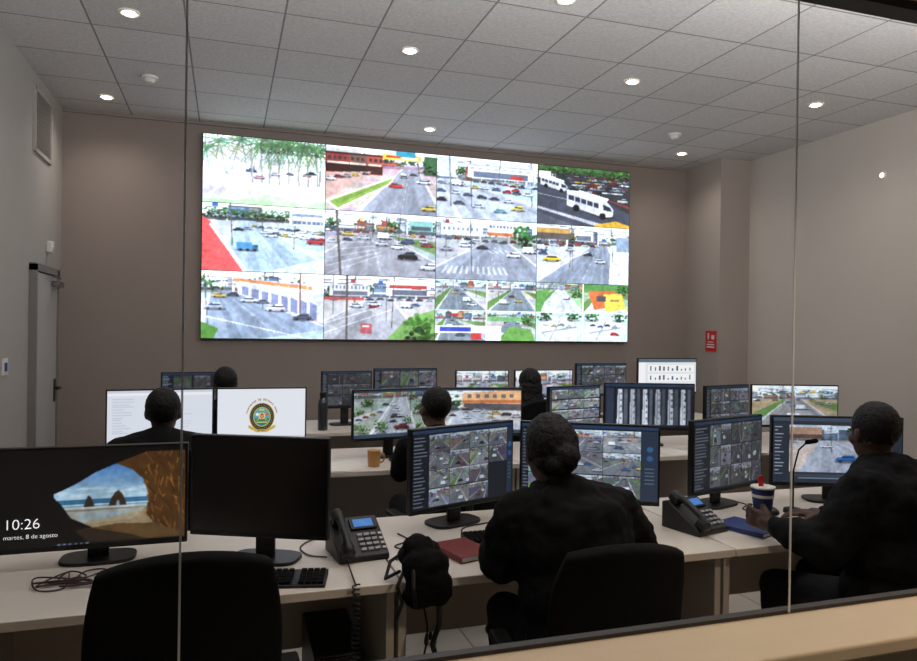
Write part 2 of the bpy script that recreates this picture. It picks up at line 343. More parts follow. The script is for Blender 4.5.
    if k==8:
        c=generic(W,H,19,hy=.26,vx=.15,roadc=(148,162,181),sky=(240,244,250),ground=(194,198,212),lb=.0,rb=1.3,near=0,ncar=4,fin=False,green=0)
        c.poly([(.25,.1),(.9,.16),(1,.4),(1,.75),(.3,.34)],(204,207,230)); c.poly([(.25,.1),(.95,.2),(.95,.26),(.25,.15)],(215,145,96)); c.poly([(.3,.15),(.95,.27),(.95,.31),(.3,.18)],(236,238,244))
        for i in range(8): c.poly([(.32+.08*i,.22+.03*i),(.38+.08*i,.235+.035*i),(.38+.08*i,.36+.052*i),(.32+.08*i,.34+.048*i)],(130,138,168)); c.line(.30+.08*i,.2,.30+.08*i,.34+.05*i,.003,(235,236,242))
        c.rect(.9,.08,1,.3,(234,238,244)); c.line(.8,.0,.8,.6,.006,(110,66,60)); c.line(.02,0,.06,.9,.005,(110,110,110))
        c.car(.38,.42,.14,(232,235,242)); c.car(.6,.53,.16,(222,225,236)); c.car(.14,.36,.11,(214,184,84)); c.car(.1,.52,.15,(170,180,196)); c.car(.82,.66,.16,(84,90,106)); c.car(.25,.34,.1,(70,76,90)); c.car(.49,.44,.11,(120,126,140))
        c.poly([(0,.75),(.14,.85),(.1,1),(0,1)],(88,134,64)); c.tree(.05,.2,.09,(58,100,54),rs,10); c.poly([(.45,1),(1,.85),(1,1)],(176,194,184),.8); c.line(0,.66,.9,1,.004,(226,226,230))
        return c.fin(rs,.09,1.12)
    if k==9:
        c=generic(W,H,20,hy=.3,vx=.5,roadc=(166,167,173),sky=(237,241,247),ground=(184,184,188),lb=-.3,rb=.9,near=0,ncar=4,fin=False,green=0)
        c.rect(.05,.12,.4,.32,(205,205,208)); c.rect(.55,.08,.95,.3,(224,224,228)); c.rect(.58,.13,.92,.18,(170,70,62)); c.rect(.6,.2,.92,.29,(96,102,116)); c.rect(0,.34,.35,.38,(170,80,76)); c.rect(.08,.24,.38,.31,(106,110,122))
        for i in range(10): c.rect(.07+.033*i,.16,.085+.033*i,.21,(120,124,138))
        c.line(.2,0,.2,1,.008,(96,88,84)); c.line(.62,0,.6,.8,.004,(100,92,88)); c.line(.08,0,.08,.6,.003,(90,90,90)); c.line(.0,.08,1,.02,.002,(60,60,60)); c.line(0,.12,1,.2,.002,(60,60,60))
        c.poly([(.55,1),(.75,.65),(1,.5),(1,1)],(122,160,94)); c.tree(.86,.8,.17,(74,120,52),rs,24); c.line(.0,.9,.6,.52,.003,(215,215,215)); c.line(.0,.75,.5,.48,.003,(215,215,215))
        c.rect(.32,.75,.42,.9,(176,94,100)); c.rect(.34,.78,.4,.8,(235,235,235)); c.row(rs,.4,.36,.95,.36,7,.065,.065); c.car(.44,.43,.12,(225,225,230)); c.car(.28,.46,.12,(210,212,218)); c.truck(.74,.44,.12,(190,194,204))
        return c.fin(rs,.10,1.11)
    c=Cv(W,H,(250,250,250)); w2,h2=W//2,H//2
    for q in range(4):
        i,j=q//2,q%2; s=40+k*4+q
        if k==10:
            g=generic(w2,h2,s,hy=.25,vx=[.4,.6,.3,.5][q],roadc=(130,142,151),sky=(200,225,228),near=3,ncar=4,fin=False)
            if q==2: g.rect(0,.5,1,.75,(232,236,246)); g.rect(.1,.55,.7,.7,(66,78,170)); g.rect(.7,.75,.9,.95,(190,66,64)); g.rect(.3,.1,.45,.2,(175,62,60))
            if q==3: g.poly([(.2,1),(.5,.5),(.9,.6),(1,1)],(110,156,84)); g.rect(0,.2,1,.35,(114,164,110)); g.rect(0,.5,.3,1,(226,232,236)); g.tree(.8,.3,.15,(66,112,56),rs)
        else:
            g=generic(w2,h2,s,hy=.2,vx=.5,roadc=(204,210,219),ground=(164,190,158),sky=(172,200,166),near=2,ncar=3,fin=False)
            if q==0: g.poly([(0,.3),(.3,.2),(.1,1),(0,1)],(98,150,82)); g.tree(.85,.3,.14,(68,118,62),rs)
            if q==1: g.rect(0,0,1,.3,(90,142,80)); g.poly([(.1,.25),(.7,.2),(.85,.7),(.25,.9)],(196,112,70)); g.poly([(.45,.35),(.85,.3),(.95,.85),(.5,.95)],(228,198,92)); g.tree(.9,.1,.16,(60,108,54),rs); g.rect(.3,.4,.5,.6,(84,84,90)); g.rect(.6,.5,.8,.6,(150,130,80))
            if q>=2:
                g.rect(0,0,1,1,(186,206,200)); g.ell(.5,.6,.46,.46,(200,208,213)); g.ell(.5,.56,.38,.32,(222,227,231)); g.tree(.2,.08,.17,(68,118,66),rs); g.tree(.8,.08,.17,(72,122,70),rs); g.line(.15,.7,.85,.5,.02,(156,166,170)); g.line(.3,.95,.5,.3,.015,(160,168,172))
                for z in range(4): g.car(.22+.16*z,.42+.04*(z%2),.13,CARS[(z*3+q)%10])
                if q==3: g.car(.7,.72,.2,(175,62,62))
        g.fin(rs,.09,1.1)
        c.a[i*h2:(i+1)*h2,j*w2:(j+1)*w2]=g.a
    c.rect(.497,0,.503,1,(250,250,250)); c.rect(0,.495,1,.505,(240,240,240))
    return c

def cctv(W,H,cols,rows,seed,panel=.17,dark=1.,missing=(),light=False,top=.06,right=.0):
    c=Cv(W,H,(24,30,40) if not light else (200,205,212)); rs=np.random.RandomState(seed)
    c.rect(0,0,1,top*.7,(38,60,90))
    for i in range(int(20)):
        y=top+.03+i*.045
        if y>.95 or panel<=0: break
        c.rect(.012,y,.012+panel*rs.uniform(.4,.85),y+.015,(100,110,125))
    gw=(1-panel-right)/cols; gh=(1-top-.02)/rows; px=max(4,int(gw*W)-1); py=max(3,int(gh*H)-1)
    for r in range(rows):
        for q in range(cols):
            if (r,q) in missing: continue
            gy=tuple([rs.uniform(85,150)]*3)
            g=generic(px,py,seed*31+r*cols+q,hy=rs.uniform(.02,.35),vx=rs.uniform(.1,.9),lb=rs.uniform(-.6,.4),rb=rs.uniform(.7,1.6),roadc=(gy[0],gy[0]*1.03,gy[0]*1.06),ground=tuple(v*rs.uniform(.95,1.2) for v in gy),near=3,ncar=4,poles=1,n=.12,g=dark,sky=(190,200,205),cs=1.4,green=.4)
            y0=int((top+gh*r)*H)+1; x0=int((panel+gw*q)*W)+1
            yy=min(py,H-y0); xx=min(px,W-x0)
            c.a[y0:y0+yy,x0:x0+xx]=g.a[:yy,:xx]
    if right>0:
        c.rect(1-right,top,1,1,(40,52,70)); c.ell(1-right/2,.3,.022,.036,(50,95,145)); c.ell(1-right/2,.42,.022,.036,(50,90,140))
        for i in range(5): c.rect(1-right*.8,.55+.05*i,1-right*.25,.565+.05*i,(90,102,120))
    return c
def strips(W,H):
    c=Cv(W,H,(26,32,42)); rs=np.random.RandomState(6); c.rect(0,0,1,.06,(48,66,92)); c.rect(.01,.1,.1,.95,(52,62,78))
    for q in range(6):
        x=.13+.142*q
        c.rect(x,.1,x+.128,.95,(44,50,60)); g=rs.uniform(170,225)
        c.poly([(x+.015,.12),(x+.06,.12),(x+.07,.93),(x+.005,.93)],(g,g*1.01,g*1.03)); c.rect(x+.025,.15,x+.035,.9,(g*.7,g*.72,g*.76))
        c.rect(x+.085,.12,x+.12,.93,(g*.45,g*.48,g*.52))
        for r in range(5): c.rect(x+.045,.2+.14*r,x+.06,.25+.14*r,(90,98,110))
    return c.fin(rs,.05,1.)

def beach(W,H):
    c=Cv(W,H,(12,11,12)); rs=np.random.RandomState(5)
    top=np.array((20,80,160))/255.; bot=np.array((190,215,230))/255.
    t=np.clip(c.Y/.55,0,1)[...,None]; sky=top*(1-t)+bot*t
    c.a[:]=sky
    for i in range(26): c.ell(rs.uniform(.3,.8),.40+.1*rs.rand(),.05,.012,(225,234,242),.3)
    c.rect(0,.53,1,.62,(60,112,150)); c.rect(0,.58,1,.592,(210,225,230)); c.rect(0,.605,1,.63,(190,205,212))
    c.rect(0,.63,1,1,(136,124,106)); c.poly([(.3,.66),(.78,.64),(.7,.76),(.3,.80)],(168,166,160)); c.poly([(.4,.68),(.7,.67),(.6,.73),(.42,.74)],(150,170,186),.7)
    c.poly([(.435,.61),(.45,.53),(.46,.49),(.475,.51),(.488,.56),(.495,.61)],(62,48,38)); c.poly([(.57,.61),(.585,.53),(.605,.47),(.625,.45),(.645,.49),(.657,.53),(.67,.61)],(66,52,40)); c.poly([(.61,.61),(.615,.57),(.625,.55),(.632,.61)],(150,175,190))
    c.poly([(.42,.78),(.6,.72),(.8,.66),(.85,.8),(.5,.86)],(170,146,112),.6)
    c.poly([(.6,.16),(.72,.06),(1,.0),(1,1),(.86,.9),(.78,.72),(.79,.5),(.76,.34),(.70,.24)],(84,54,28))
    for i in range(130):
        y=rs.uniform(.0,.98);x=rs.uniform(.76,1.0); c.line(x,y,x+rs.uniform(-.02,.06),y+rs.uniform(.02,.14),.003,[(172,116,54),(60,38,24),(196,138,68),(42,28,20),(120,78,40)][rs.randint(5)],.55)
    c.poly([(0,0),(1,0),(1,.05),(.78,.05),(.62,.16),(.5,.25),(.4,.36),(.32,.43),(.28,.46),(.28,.5),(.32,.58),(.37,.72),(.48,.82),(.5,1),(0,1)],(13,12,12))
    c.poly([(.5,1),(.42,.84),(.62,.80),(.82,.82),(1,.95),(1,1)],(98,72,44))
    c.poly([(.48,1),(.38,.84),(.5,.84),(.7,.92),(.8,1)],(50,38,28))
    c.rect(0,.975,1,1,(16,16,20))
    for i in range(6): c.rect(.3+.03*i,.98,.315+.03*i,.993,(120,140,170))
    return c.fin(rs,.05,.95,1.,1.05)

def crest(W,H):
    c=Cv(W,H,(232,236,244)); cx,cy=.5,.57; rs=np.random.RandomState(8)
    k=W/H; A,Bb=.140,.158*k
    for i in range(25):
        a=math.pi*(1.08+ .84*i/24.); r=1.25
        if i in (9,12,20): continue
        x=cx+r*A*math.cos(a); y=cy+r*Bb*math.sin(a); gc=(130,96,36)
        c.rect(x-.0045,y-.024,x-.0018,y+.024,gc); c.rect(x+.0015,y-.024,x+.0045,y+.012*((i%3)-1)+.010,gc); c.rect(x-.0045,y-.024+.018*(i%2),x+.0045,y-.014+.018*(i%2),gc)
    c.ell(cx,cy,A*1.02,Bb*1.02,(196,160,74)); c.ell(cx,cy,A*.96,Bb*.96,(30,40,38)); c.ell(cx,cy,A*.72,Bb*.72,(214,184,92)); c.ell(cx,cy,A*.66,Bb*.66,(90,165,178))
    for i in range(34):
        a=i*math.pi/17; c.ell(cx+.84*A*math.cos(a),cy+.84*Bb*math.sin(a),.0038,.010,(228,206,120))
    c.poly([(cx-.088,cy+.03),(cx+.088,cy+.03),(cx+.06,cy+.13),(cx,cy+.19),(cx-.06,cy+.13)],(58,128,84)); c.poly([(cx-.05,cy+.11),(cx+.05,cy+.09),(cx+.03,cy+.15),(cx-.03,cy+.16)],(48,110,150))
    c.ell(cx,cy-.02,.036,.07,(236,226,196)); c.ell(cx,cy-.02,.026,.052,(178,92,58)); c.rect(cx-.004,cy-.12,cx+.004,cy+.1,(110,74,40)); c.line(cx-.055,cy+.07,cx+.05,cy-.08,.005,(222,192,90)); c.line(cx+.055,cy+.07,cx-.05,cy-.08,.005,(222,192,90))
    c.ell(cx-.055,cy-.05,.018,.03,(240,240,240)); c.ell(cx+.055,cy-.05,.018,.03,(220,90,60)); c.poly([(cx-.03,cy-.13),(cx-.02,cy-.17),(cx,cy-.145),(cx+.02,cy-.17),(cx+.03,cy-.13)],(235,205,90))
    c.rect(cx-.06,cy+.10,cx+.06,cy+.122,(235,215,130))
    c.poly([(cx-.15,cy+.16),(cx-.06,cy+.25),(cx+.06,cy+.25),(cx+.15,cy+.16),(cx+.155,cy+.22),(cx+.06,cy+.31),(cx-.06,cy+.31),(cx-.155,cy+.22)],(206,172,84))
    for i in range(9): c.rect(cx-.045+.01*i,cy+.27,cx-.040+.01*i,cy+.29,(60,46,34))
    c.a=smooth(np.clip(c.a,0,1)); c.rect(0,.955,1,1,(215,222,235)); return c

def webpage(W,H):
    c=Cv(W,H,(222,228,238)); rs=np.random.RandomState(4)
    c.rect(0,0,1,.06,(205,214,228)); c.rect(0,.06,1,.1,(240,243,248))
    for i in range(14):
        c.rect(.05,.16+.05*i,.05+rs.uniform(.08,.2),.175+.05*i,(195,204,219)); c.rect(.4,.16+.05*i,.4+rs.uniform(.1,.4),.175+.05*i,(205,213,226))
    c.rect(0,.95,1,1,(190,200,215)); return c
def charts(W,H):
    c=Cv(W,H,(228,234,240)); rs=np.random.RandomState(4); c.rect(0,0,1,.1,(90,110,120)); c.rect(0,.1,.12,1,(250,250,252))
    for r in range(3):
        y=.2+.27*r; c.rect(.16,y-.03,.96,y+.2,(248,250,252))
        for i in range(10): 
            h=rs.uniform(.05,.15)*(1 if r<2 else .5); c.rect(.2+.075*i,y+.16-h,.225+.075*i,y+.16,[(50,60,70),(60,90,120)][i%2])
    return c
def streetui(W,H):
    c=Cv(W,H,(40,48,60)); g=generic(int(W*.72),int(H*.72),77,hy=.3,vx=.4,roadc=(178,184,196),sky=(215,225,235),lb=.1,rb=1.3,near=0,ncar=4,fin=False,green=0)
    g.rect(.0,.05,.35,.3,(178,146,122)); g.rect(0,.2,.35,.29,(96,80,74)); g.poly([(0,.5),(.3,.4),(.1,1),(0,1)],(205,190,180)); g.tree(.75,.15,.14,(58,90,52),g.rs); g.line(.8,0,.8,.6,.006,(80,72,72)); g.car(.4,.44,.12,(235,235,240)); g.car(.62,.7,.24,(60,120,185)); g.fin(g.rs,.08,.98)
    h,w,_=g.a.shape; y0=int(H*.12);x0=int(W*.13); c.a[y0:y0+h,x0:x0+w]=g.a
    rs=np.random.RandomState(2)
    for i in range(14): c.rect(.015,.14+.055*i,.015+.08*rs.rand()+.02,.155+.055*i,(140,150,165))
    c.rect(.13,.87,.85,.9,(60,70,85)); c.rect(.2,.92,.75,.935,(110,130,150)); c.rect(0,0,1,.06,(60,75,95)); c.rect(.87,.12,.99,.5,(30,40,55)); c.ell(.93,.6,.03,.05,(70,100,140))
    return c
def aerial(W,H,seed):
    g=generic(W,H,seed,hy=.12,vx=.6,roadc=(172,176,180),sky=(150,166,138),ground=(160,166,154),lb=.2,rb=.8,near=2,ncar=4,fin=False,green=0)
    for i in range(18): 
        x=g.rs.rand(); 
        if abs(x-.55)<.14: continue
        g.tree(x,g.rs.uniform(.1,.85),.08,(84,116,66),g.rs,10)
    g.poly([(0,.55),(.42,.35),(.4,.42),(0,.7)],(190,192,194)); g.rect(0,.0,1,.05,(50,60,80)); g.rect(0,.92,1,1,(60,74,88))
    for i in range(5): g.car(.5+.05*(i%3),.3+.12*i,.09,CARS[i])
    for i in range(4): g.car(.06+.09*i,.6-.05*i,.08,CARS[i+3])
    g.fin(g.rs,.09,1.05); return g
def shops(W,H):
    g=generic(W,H,93,hy=.45,vx=.3,roadc=(186,190,196),sky=(226,234,240),ground=(196,194,190),lb=.1,rb=1.5,near=2,ncar=8,fin=False,green=0)
    g.poly([(.3,.1),(1,.02),(1,.5),(.3,.42)],(222,176,130)); g.poly([(.3,.26),(1,.26),(1,.33),(.3,.31)],(196,120,76)); g.poly([(.32,.32),(1,.35),(1,.5),(.32,.42)],(96,92,96))
    for i in range(6): g.rect(.36+.1*i,.13,.41+.1*i,.21,(120,110,110))
    g.tree(.12,.3,.16,(90,122,64),g.rs,24); g.row(g.rs,.34,.46,.95,.6,6,.09,.14); g.rect(0,0,1,.05,(50,60,80)); g.rect(0,.92,1,1,(60,74,88)); g.fin(g.rs,.09,1.1); return g

def screen_mat(name,st,rough=.35):
    m=bpy.data.materials.new(name); m.use_nodes=True; nt=m.node_tree; b=nt.nodes['Principled BSDF']
    at=nt.nodes.new('ShaderNodeAttribute'); at.attribute_name='pix'
    b.inputs['Base Color'].default_value=(.01,.01,.012,1); b.inputs['Roughness'].default_value=rough
    nt.links.new(at.outputs['Color'],b.inputs['Emission Color']); b.inputs['Emission Strength'].default_value=st
    return m
SM_WALL=screen_mat('video_panel_glow',1.5,.5)
SM_MON=screen_mat('monitor_glow',.9)
SM_DIM=screen_mat('monitor_glow_dim',.7)
def screen(name,c,w,h,parent,loc,m):
    a=c.a; H,W,_=a.shape
    lin_a=np.where(a<=.04045,a/12.92,((a+.055)/1.055)**2.4)
    xs=np.linspace(-w/2,w/2,W); zs=np.linspace(h/2,-h/2,H)
    XX,ZZ=np.meshgrid(xs,zs); co=np.stack([XX,np.zeros_like(XX),ZZ],-1).reshape(-1,3)
    me=bpy.data.meshes.new(name)
    idx=np.arange(W*H).reshape(H,W)
    f=np.stack([idx[1:,:-1],idx[1:,1:],idx[:-1,1:],idx[:-1,:-1]],-1).reshape(-1,4)
    me.vertices.add(W*H); me.vertices.foreach_set('co',co.astype(np.float32).ravel())
    n=len(f); me.loops.add(n*4); me.loops.foreach_set('vertex_index',f.astype(np.int32).ravel())
    me.polygons.add(n); me.polygons.foreach_set('loop_start',np.arange(0,n*4,4,dtype=np.int32))
    try: me.polygons.foreach_set('loop_total',np.full(n,4,dtype=np.int32))
    except Exception: pass
    me.update(calc_edges=True)
    ca=me.attributes.new('pix','FLOAT_COLOR','POINT')
    ca.data.foreach_set('color',np.concatenate([lin_a.reshape(-1,3),np.ones((W*H,1))],1).astype(np.float32).ravel())
    me.materials.append(m)
    o=bpy.data.objects.new(name,me); COL.objects.link(o); o.parent=parent; o.location=loc
    return o

# ------------------------------------------------------------ materials
M_wallb=mat('grey_beige_paint',(146,135,130),.9,var=.04,scale=3,bump=.05)
M_walll=mat('grey_paint',(170,166,162),.9,var=.04,scale=3,bump=.05)
M_wallr=mat('beige_paint',(194,187,180),.9,var=.04,scale=3,bump=.05)
M_sill=mat('sill_paint',(204,184,156),.7,var=.06,scale=9,bump=.1)
M_blk=mat('black_plastic',(14,14,16),.45,var=.2,scale=40)
M_blk2=mat('black_matte_fabric',(12,12,14),.95,var=.3,scale=60,bump=.3,spec=.2)
M_scr=mat('black_glossy_panel',(9,9,12),.25,var=.1)
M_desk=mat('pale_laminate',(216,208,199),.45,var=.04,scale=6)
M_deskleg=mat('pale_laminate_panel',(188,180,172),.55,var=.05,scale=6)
M_metal=mat('grey_metal',(120,120,122),.35,.8,var=.1)
M_skin=mat('brown_skin',(72,47,37),.55,var=.12,scale=30)
M_skin2=mat('tan_skin',(92,62,50),.55,var=.12,scale=30)
M_hair=mat('black_hair',(10,9,9),.6,var=.4,scale=120,bump=.5,spec=.3)
M_jk=mat('black_jacket_cloth',(10,10,13),.85,var=.25,scale=40,bump=.3,spec=.2)
M_jk2=mat('charcoal_jacket_cloth',(12,12,15),.85,var=.25,scale=40,bump=.3,spec=.2)
M_tr=mat('dark_trousers_cloth',(22,24,32),.9,var=.2,scale=60,bump=.2)
M_shoe=mat('black_shoe',(14,13,13),.5)
M_white=mat('white_plastic',(225,225,222),.5)
M_door=mat('grey_door_paint',(176,174,172),.7,var=.04)
M_vent=mat('pale_grille_paint',(172,168,164),.6,var=.04)
M_frame=mat('dark_frame',(46,42,40),.5)
M_dframe=mat('door_frame_grey',(126,122,119),.6)
M_red=mat('red_sign',(190,30,35),.5,es=.05)

# ------------------------------------------------------------ room
XL,XR,YB,YF,ZC=-1.48,5.8,7.5,1.2,3.6
t=.12
M_floor=tilemat('pale_floor_tiles',(172,166,158),(118,111,105),.6,.006,rough=.35,fleck=.06,fs=6,bump=.15)
M_ceil=tilemat('ceiling_tiles',(222,221,222),(144,142,142),.61,.0065,off=(.335,4.695),fleck=.26,fs=42)
b=B(); b.box(((XL+XR)/2,(YB-1.8)/2,-.05),(XR-XL+2*t,YB+1.8+2*t,.1)); struct(b.obj('floor',M_floor,smooth=False),'pale ceramic tiled floor')
b=B(); b.box(((XL+XR)/2,(YB+YF)/2,ZC+.05),(XR-XL+2*t,YB-YF+2*t,.1)); struct(b.obj('ceiling',M_ceil,smooth=False),'suspended mineral tile ceiling')
b=B(); b.box(((XL+XR)/2,YB+t/2,ZC/2),(XR-XL+2*t,t,ZC)); struct(b.obj('wall_back',M_wallb,smooth=False))
b=B(); b.box((XL-t/2,(YB+YF)/2,ZC/2),(t,YB-YF,ZC)); struct(b.obj('wall_left',M_walll,smooth=False))
b=B(); b.box((XR+t/2,(YB+YF)/2,ZC/2),(t,YB-YF,ZC)); struct(b.obj('wall_right',M_wallr,smooth=False))
b=B(); b.box(((5.39+XR)/2,(6.85+YB)/2,ZC/2),(XR-5.39,YB-6.85,ZC)); struct(b.obj('wall_pilaster',mat('pilaster_paint',(168,158,152),.9,var=.03,scale=3),smooth=False),'square corner column')
b=B(); WX0,WX1=-1.27,2.34
b.box(((XL+XR)/2,YF,.49),(XR-XL+2*t,.12,.98)); b.box(((XL+XR)/2,YF,(2.33+ZC)/2),(XR-XL+2*t,.12,ZC-2.33))
b.box(((XL-t+WX0)/2,YF,1.655),(WX0-XL+t,.12,1.35)); b.box(((XR+t+WX1)/2,YF,1.655),(XR-WX1+t,.12,1.35))
struct(b.obj('wall_front',M_sill,smooth=False),'painted partition below and above the window')
b=B(); b.box(((WX0+WX1)/2,YF-.05,.99),(WX1-WX0,.2,.03)); struct(b.obj('trim_1',M_sill,bevel=.006),'painted window stool')
b=B(); b.box(((WX0+WX1)/2,YF+.02,1.009),(WX1-WX0,.02,.008)); struct(b.obj('trim_2',M_frame),'dark glazing channel')
b=B(); b.box(((WX0+WX1)/2,YF,2.32),(WX1-WX0,.05,.02)); struct(b.obj('trim_3',M_frame),'dark glazing channel')
jm=bpy.data.materials.new('translucent_silicone'); jm.use_nodes=True; nt=jm.node_tree; bs=nt.nodes['Principled BSDF']
nz=nt.nodes.new('ShaderNodeTexNoise'); nz.inputs['Scale'].default_value=20; mr=nt.nodes.new('ShaderNodeMapRange'); mr.inputs['To Min'].default_value=.55; mr.inputs['To Max'].default_value=.8
nt.links.new(nz.outputs['Fac'],mr.inputs['Value']); nt.links.new(mr.outputs['Result'],bs.inputs['Alpha']); bs.inputs['Base Color'].default_value=(.8,.79,.77,1); bs.inputs['Roughness'].default_value=.3
edges=[WX0,-.0645,1.132,WX1]
for i in (1,2):
    b=B(); b.box((edges[i],YF,1.662),(.0034,.003,1.298)); struct(b.obj('window_%d'%i,jm),'slim translucent joint of the frameless glazing')
b=B(); b.box(((XL+5.39)/2,YB-.008,.05),(5.39-XL,.016,.1)); struct(b.obj('baseboard_back',M_frame))
b=B(); b.box((XL+.008,(YF+6.3)/2,.05),(.016,6.3-YF,.1)); struct(b.obj('baseboard_left',M_frame))
b=B(); b.box(((XL+XR)/2,YB-.012,ZC-.012),(XR-XL,.024,.024)); struct(b.obj('trim_6',M_wallb,smooth=False),'perimeter ceiling angle')
b=B(); b.box((XL+.02,6.79,1.0),(.04,.72,2.0)); d=struct(b.obj('door_1',M_door,bevel=.004),'grey flush door')
b=B(); 
for yy in (6.40,7.18): b.box((XL+.025,yy,1.03),(.05,.06,2.06))
b.box((XL+.025,6.79,2.04),(.05,.84,.06)); struct(b.obj('trim_7',M_dframe),'grey door frame')
b=B(); b.cyl((XL+.04,7.08,1.02),(XL+.09,7.08,1.02),.012); b.cyl((XL+.09,7.09,1.02),(XL+.09,6.97,1.02),.01); b.box((XL+.045,7.08,1.0),(.01,.04,.2)); o=b.obj('handle',M_blk); o.parent=d; 
b=B(); b.box((XL+.08,7.0,1.93),(.05,.22,.05)); b.box((XL+.1,6.86,1.98),(.02,.24,.015)); o=b.obj('door_closer',M_metal,bevel=.004); o.parent=d

v=thing('vent_grille','pale slatted air grille high on the side wall','vent',(XL,6.72,2.95))
b=B(); b.box((.01,0,.03),(.02,.56,.03)); b.box((.01,0,.52),(.02,.56,.03)); b.box((.01,-.27,.275),(.02,.03,.52)); b.box((.01,.27,.275),(.02,.03,.52)); b.obj('frame',M_vent,v)
b=B()
for i in range(22): b.box((.010,0,.055+.021*i),(.016,.52,.004),rot=(0,.5,0))
b.box((.002,0,.275),(.003,.52,.48)); b.obj('slats',M_vent,v)
v=thing('light_switch','small wall switch plate with blue rocker','switch',(XL,5.74,1.22))
b=B(); b.box((.005,0,.06),(.01,.12,.12)); b.obj('plate',M_white,v,bevel=.003)
b=B(); b.box((.012,0,.06),(.008,.05,.06)); b.obj('rocker',mat('blue_plastic',(40,70,160),.4),v,bevel=.002)
v=thing('motion_sensor','small white sensor box mounted above the door','sensor',(XL,6.95,2.2))
b=B(); b.box((.025,0,.05),(.05,.08,.1)); b.obj('body',M_white,v,bevel=.01); b=B(); b.ball((.05,0,.04),(.01,.03,.03)); b.obj('lens',M_door,v)
s=thing('fire_safety_sign','small red fire equipment sign with white pictograms on the column','sign',(5.39,6.98,1.37))
b=B(); b.box((-.004,0,.12),(.008,.19,.24)); b.obj('plate',M_red,s)
b=B(); b.box((-.010,.04,.17),(.004,.02,.06)); b.box((-.010,.04,.205),(.004,.035,.008)); b.box((-.010,-.04,.165),(.004,.05,.05)); b.box((-.010,0,.08),(.004,.13,.014)); b.box((-.010,0,.05),(.004,.13,.014)); b.box((-.010,0,.11),(.004,.1,.01)); b.obj('pictogram',M_white,s)

# downlights
M_lamp=mat('lamp_glow',(255,238,205),.5,es=16,var=0)
dl0=thing('downlight','round recessed ceiling downlight, lit','light',(1.235,5.0,ZC),group='recessed downlights in the ceiling')
b=B()
for i in range(24):
    a0=i*math.pi/12;a1=(i+1)*math.pi/12
    for (ra,za),(rb_,zb) in (((.064,-.001),(.057,-.012)),((.057,-.012),(.044,-.008)),((.044,-.008),(.041,-.004))):
        b.poly([(ra*math.cos(a0),ra*math.sin(a0),za),(ra*math.cos(a1),ra*math.sin(a1),za),(rb_*math.cos(a1),rb_*math.sin(a1),zb),(rb_*math.cos(a0),rb_*math.sin(a0),zb)])
b.obj('trim_ring',M_white,dl0)
b=B(); b.cyl((0,0,-.001),(0,0,-.006),.042,.042,24); b.ball((0,0,-.006),(.040,.040,.016)); b.obj('lens',M_lamp,dl0)
pos=[(-.617,5.02),(-1.03,6.95),(1.93,3.9),(1.92,6.9),(3.07,5.0),(4.87,4.95),(4.84,6.83)]
for p in pos: clone(dl0,(p[0],p[1],ZC),0)
def spot(x,y,e,z=ZC-.03,sz=2.6,c=(1,.9,.8)):
    l=bpy.data.lights.new('downlight_beam','SPOT'); l.energy=e; l.spot_size=sz; l.spot_blend=1; l.color=c; l.shadow_soft_size=.05
    o=bpy.data.objects.new('downlight_beam',l); o.location=(x,y,z); COL.objects.link(o); return o
for p in [(1.235,5.0)]+pos: spot(p[0],p[1],25)
for p in [(-.6,2.4),(1.2,2.4),(3.07,2.4),(4.9,2.4)]: spot(p[0],p[1],4)
v=thing('reflection_dot','tiny round glowing dot on the pale side wall, standing in for a glass reflection','light',(XR,5.08,3.05))  # added glowing dot, stands in for a lamp reflected in the glazing
b=B(); b.cyl((0,0,.03),(-.015,0,.03),.035,.03,20); b.obj('dot_base',M_white,v)
b=B(); b.ball((-.015,0,.03),(.012,.022,.022)); b.obj('dot_glow',mat('reflection_glow',(255,245,225),.5,es=3,var=0),v)
sd=thing('smoke_detector','small white round smoke detector on the ceiling','smoke detector',(-.614,6.27,ZC),group='ceiling smoke detectors')
b=B(); b.cyl((0,0,0),(0,0,-.02),.065,.065,28); b.obj('base',M_white,sd)
b=B(); b.cyl((0,0,-.02),(0,0,-.05),.05,.032,28); b.obj('head',M_white,sd,bevel=.004)
clone(sd,(4.30,6.19,ZC),0)

# ------------------------------------------------------------ video wall
VX0,VX1,VZ0,VZ1=-.239,4.542,1.462,3.478
vw=thing('video_wall','large wall-mounted video wall showing twelve street camera feeds','video wall',((VX0+VX1)/2,7.42,VZ0))
pw=(VX1-VX0)/4; ph=(VZ1-VZ0)/3
b=B(); b.box((0,.045,(VZ1-VZ0)/2),(VX1-VX0+.012,.07,VZ1-VZ0+.012)); b.obj('mounting_frame',M_blk,vw)
for r in range(3):
    for q in range(4):
        cx=-(VX1-VX0)/2+pw*(q+.5); cz=(VZ1-VZ0)-ph*(r+.5)
        p=screen('display_panel',wall_art(r*4+q),pw-.006,ph-.006,vw,(cx,-.001,cz),SM_WALL)

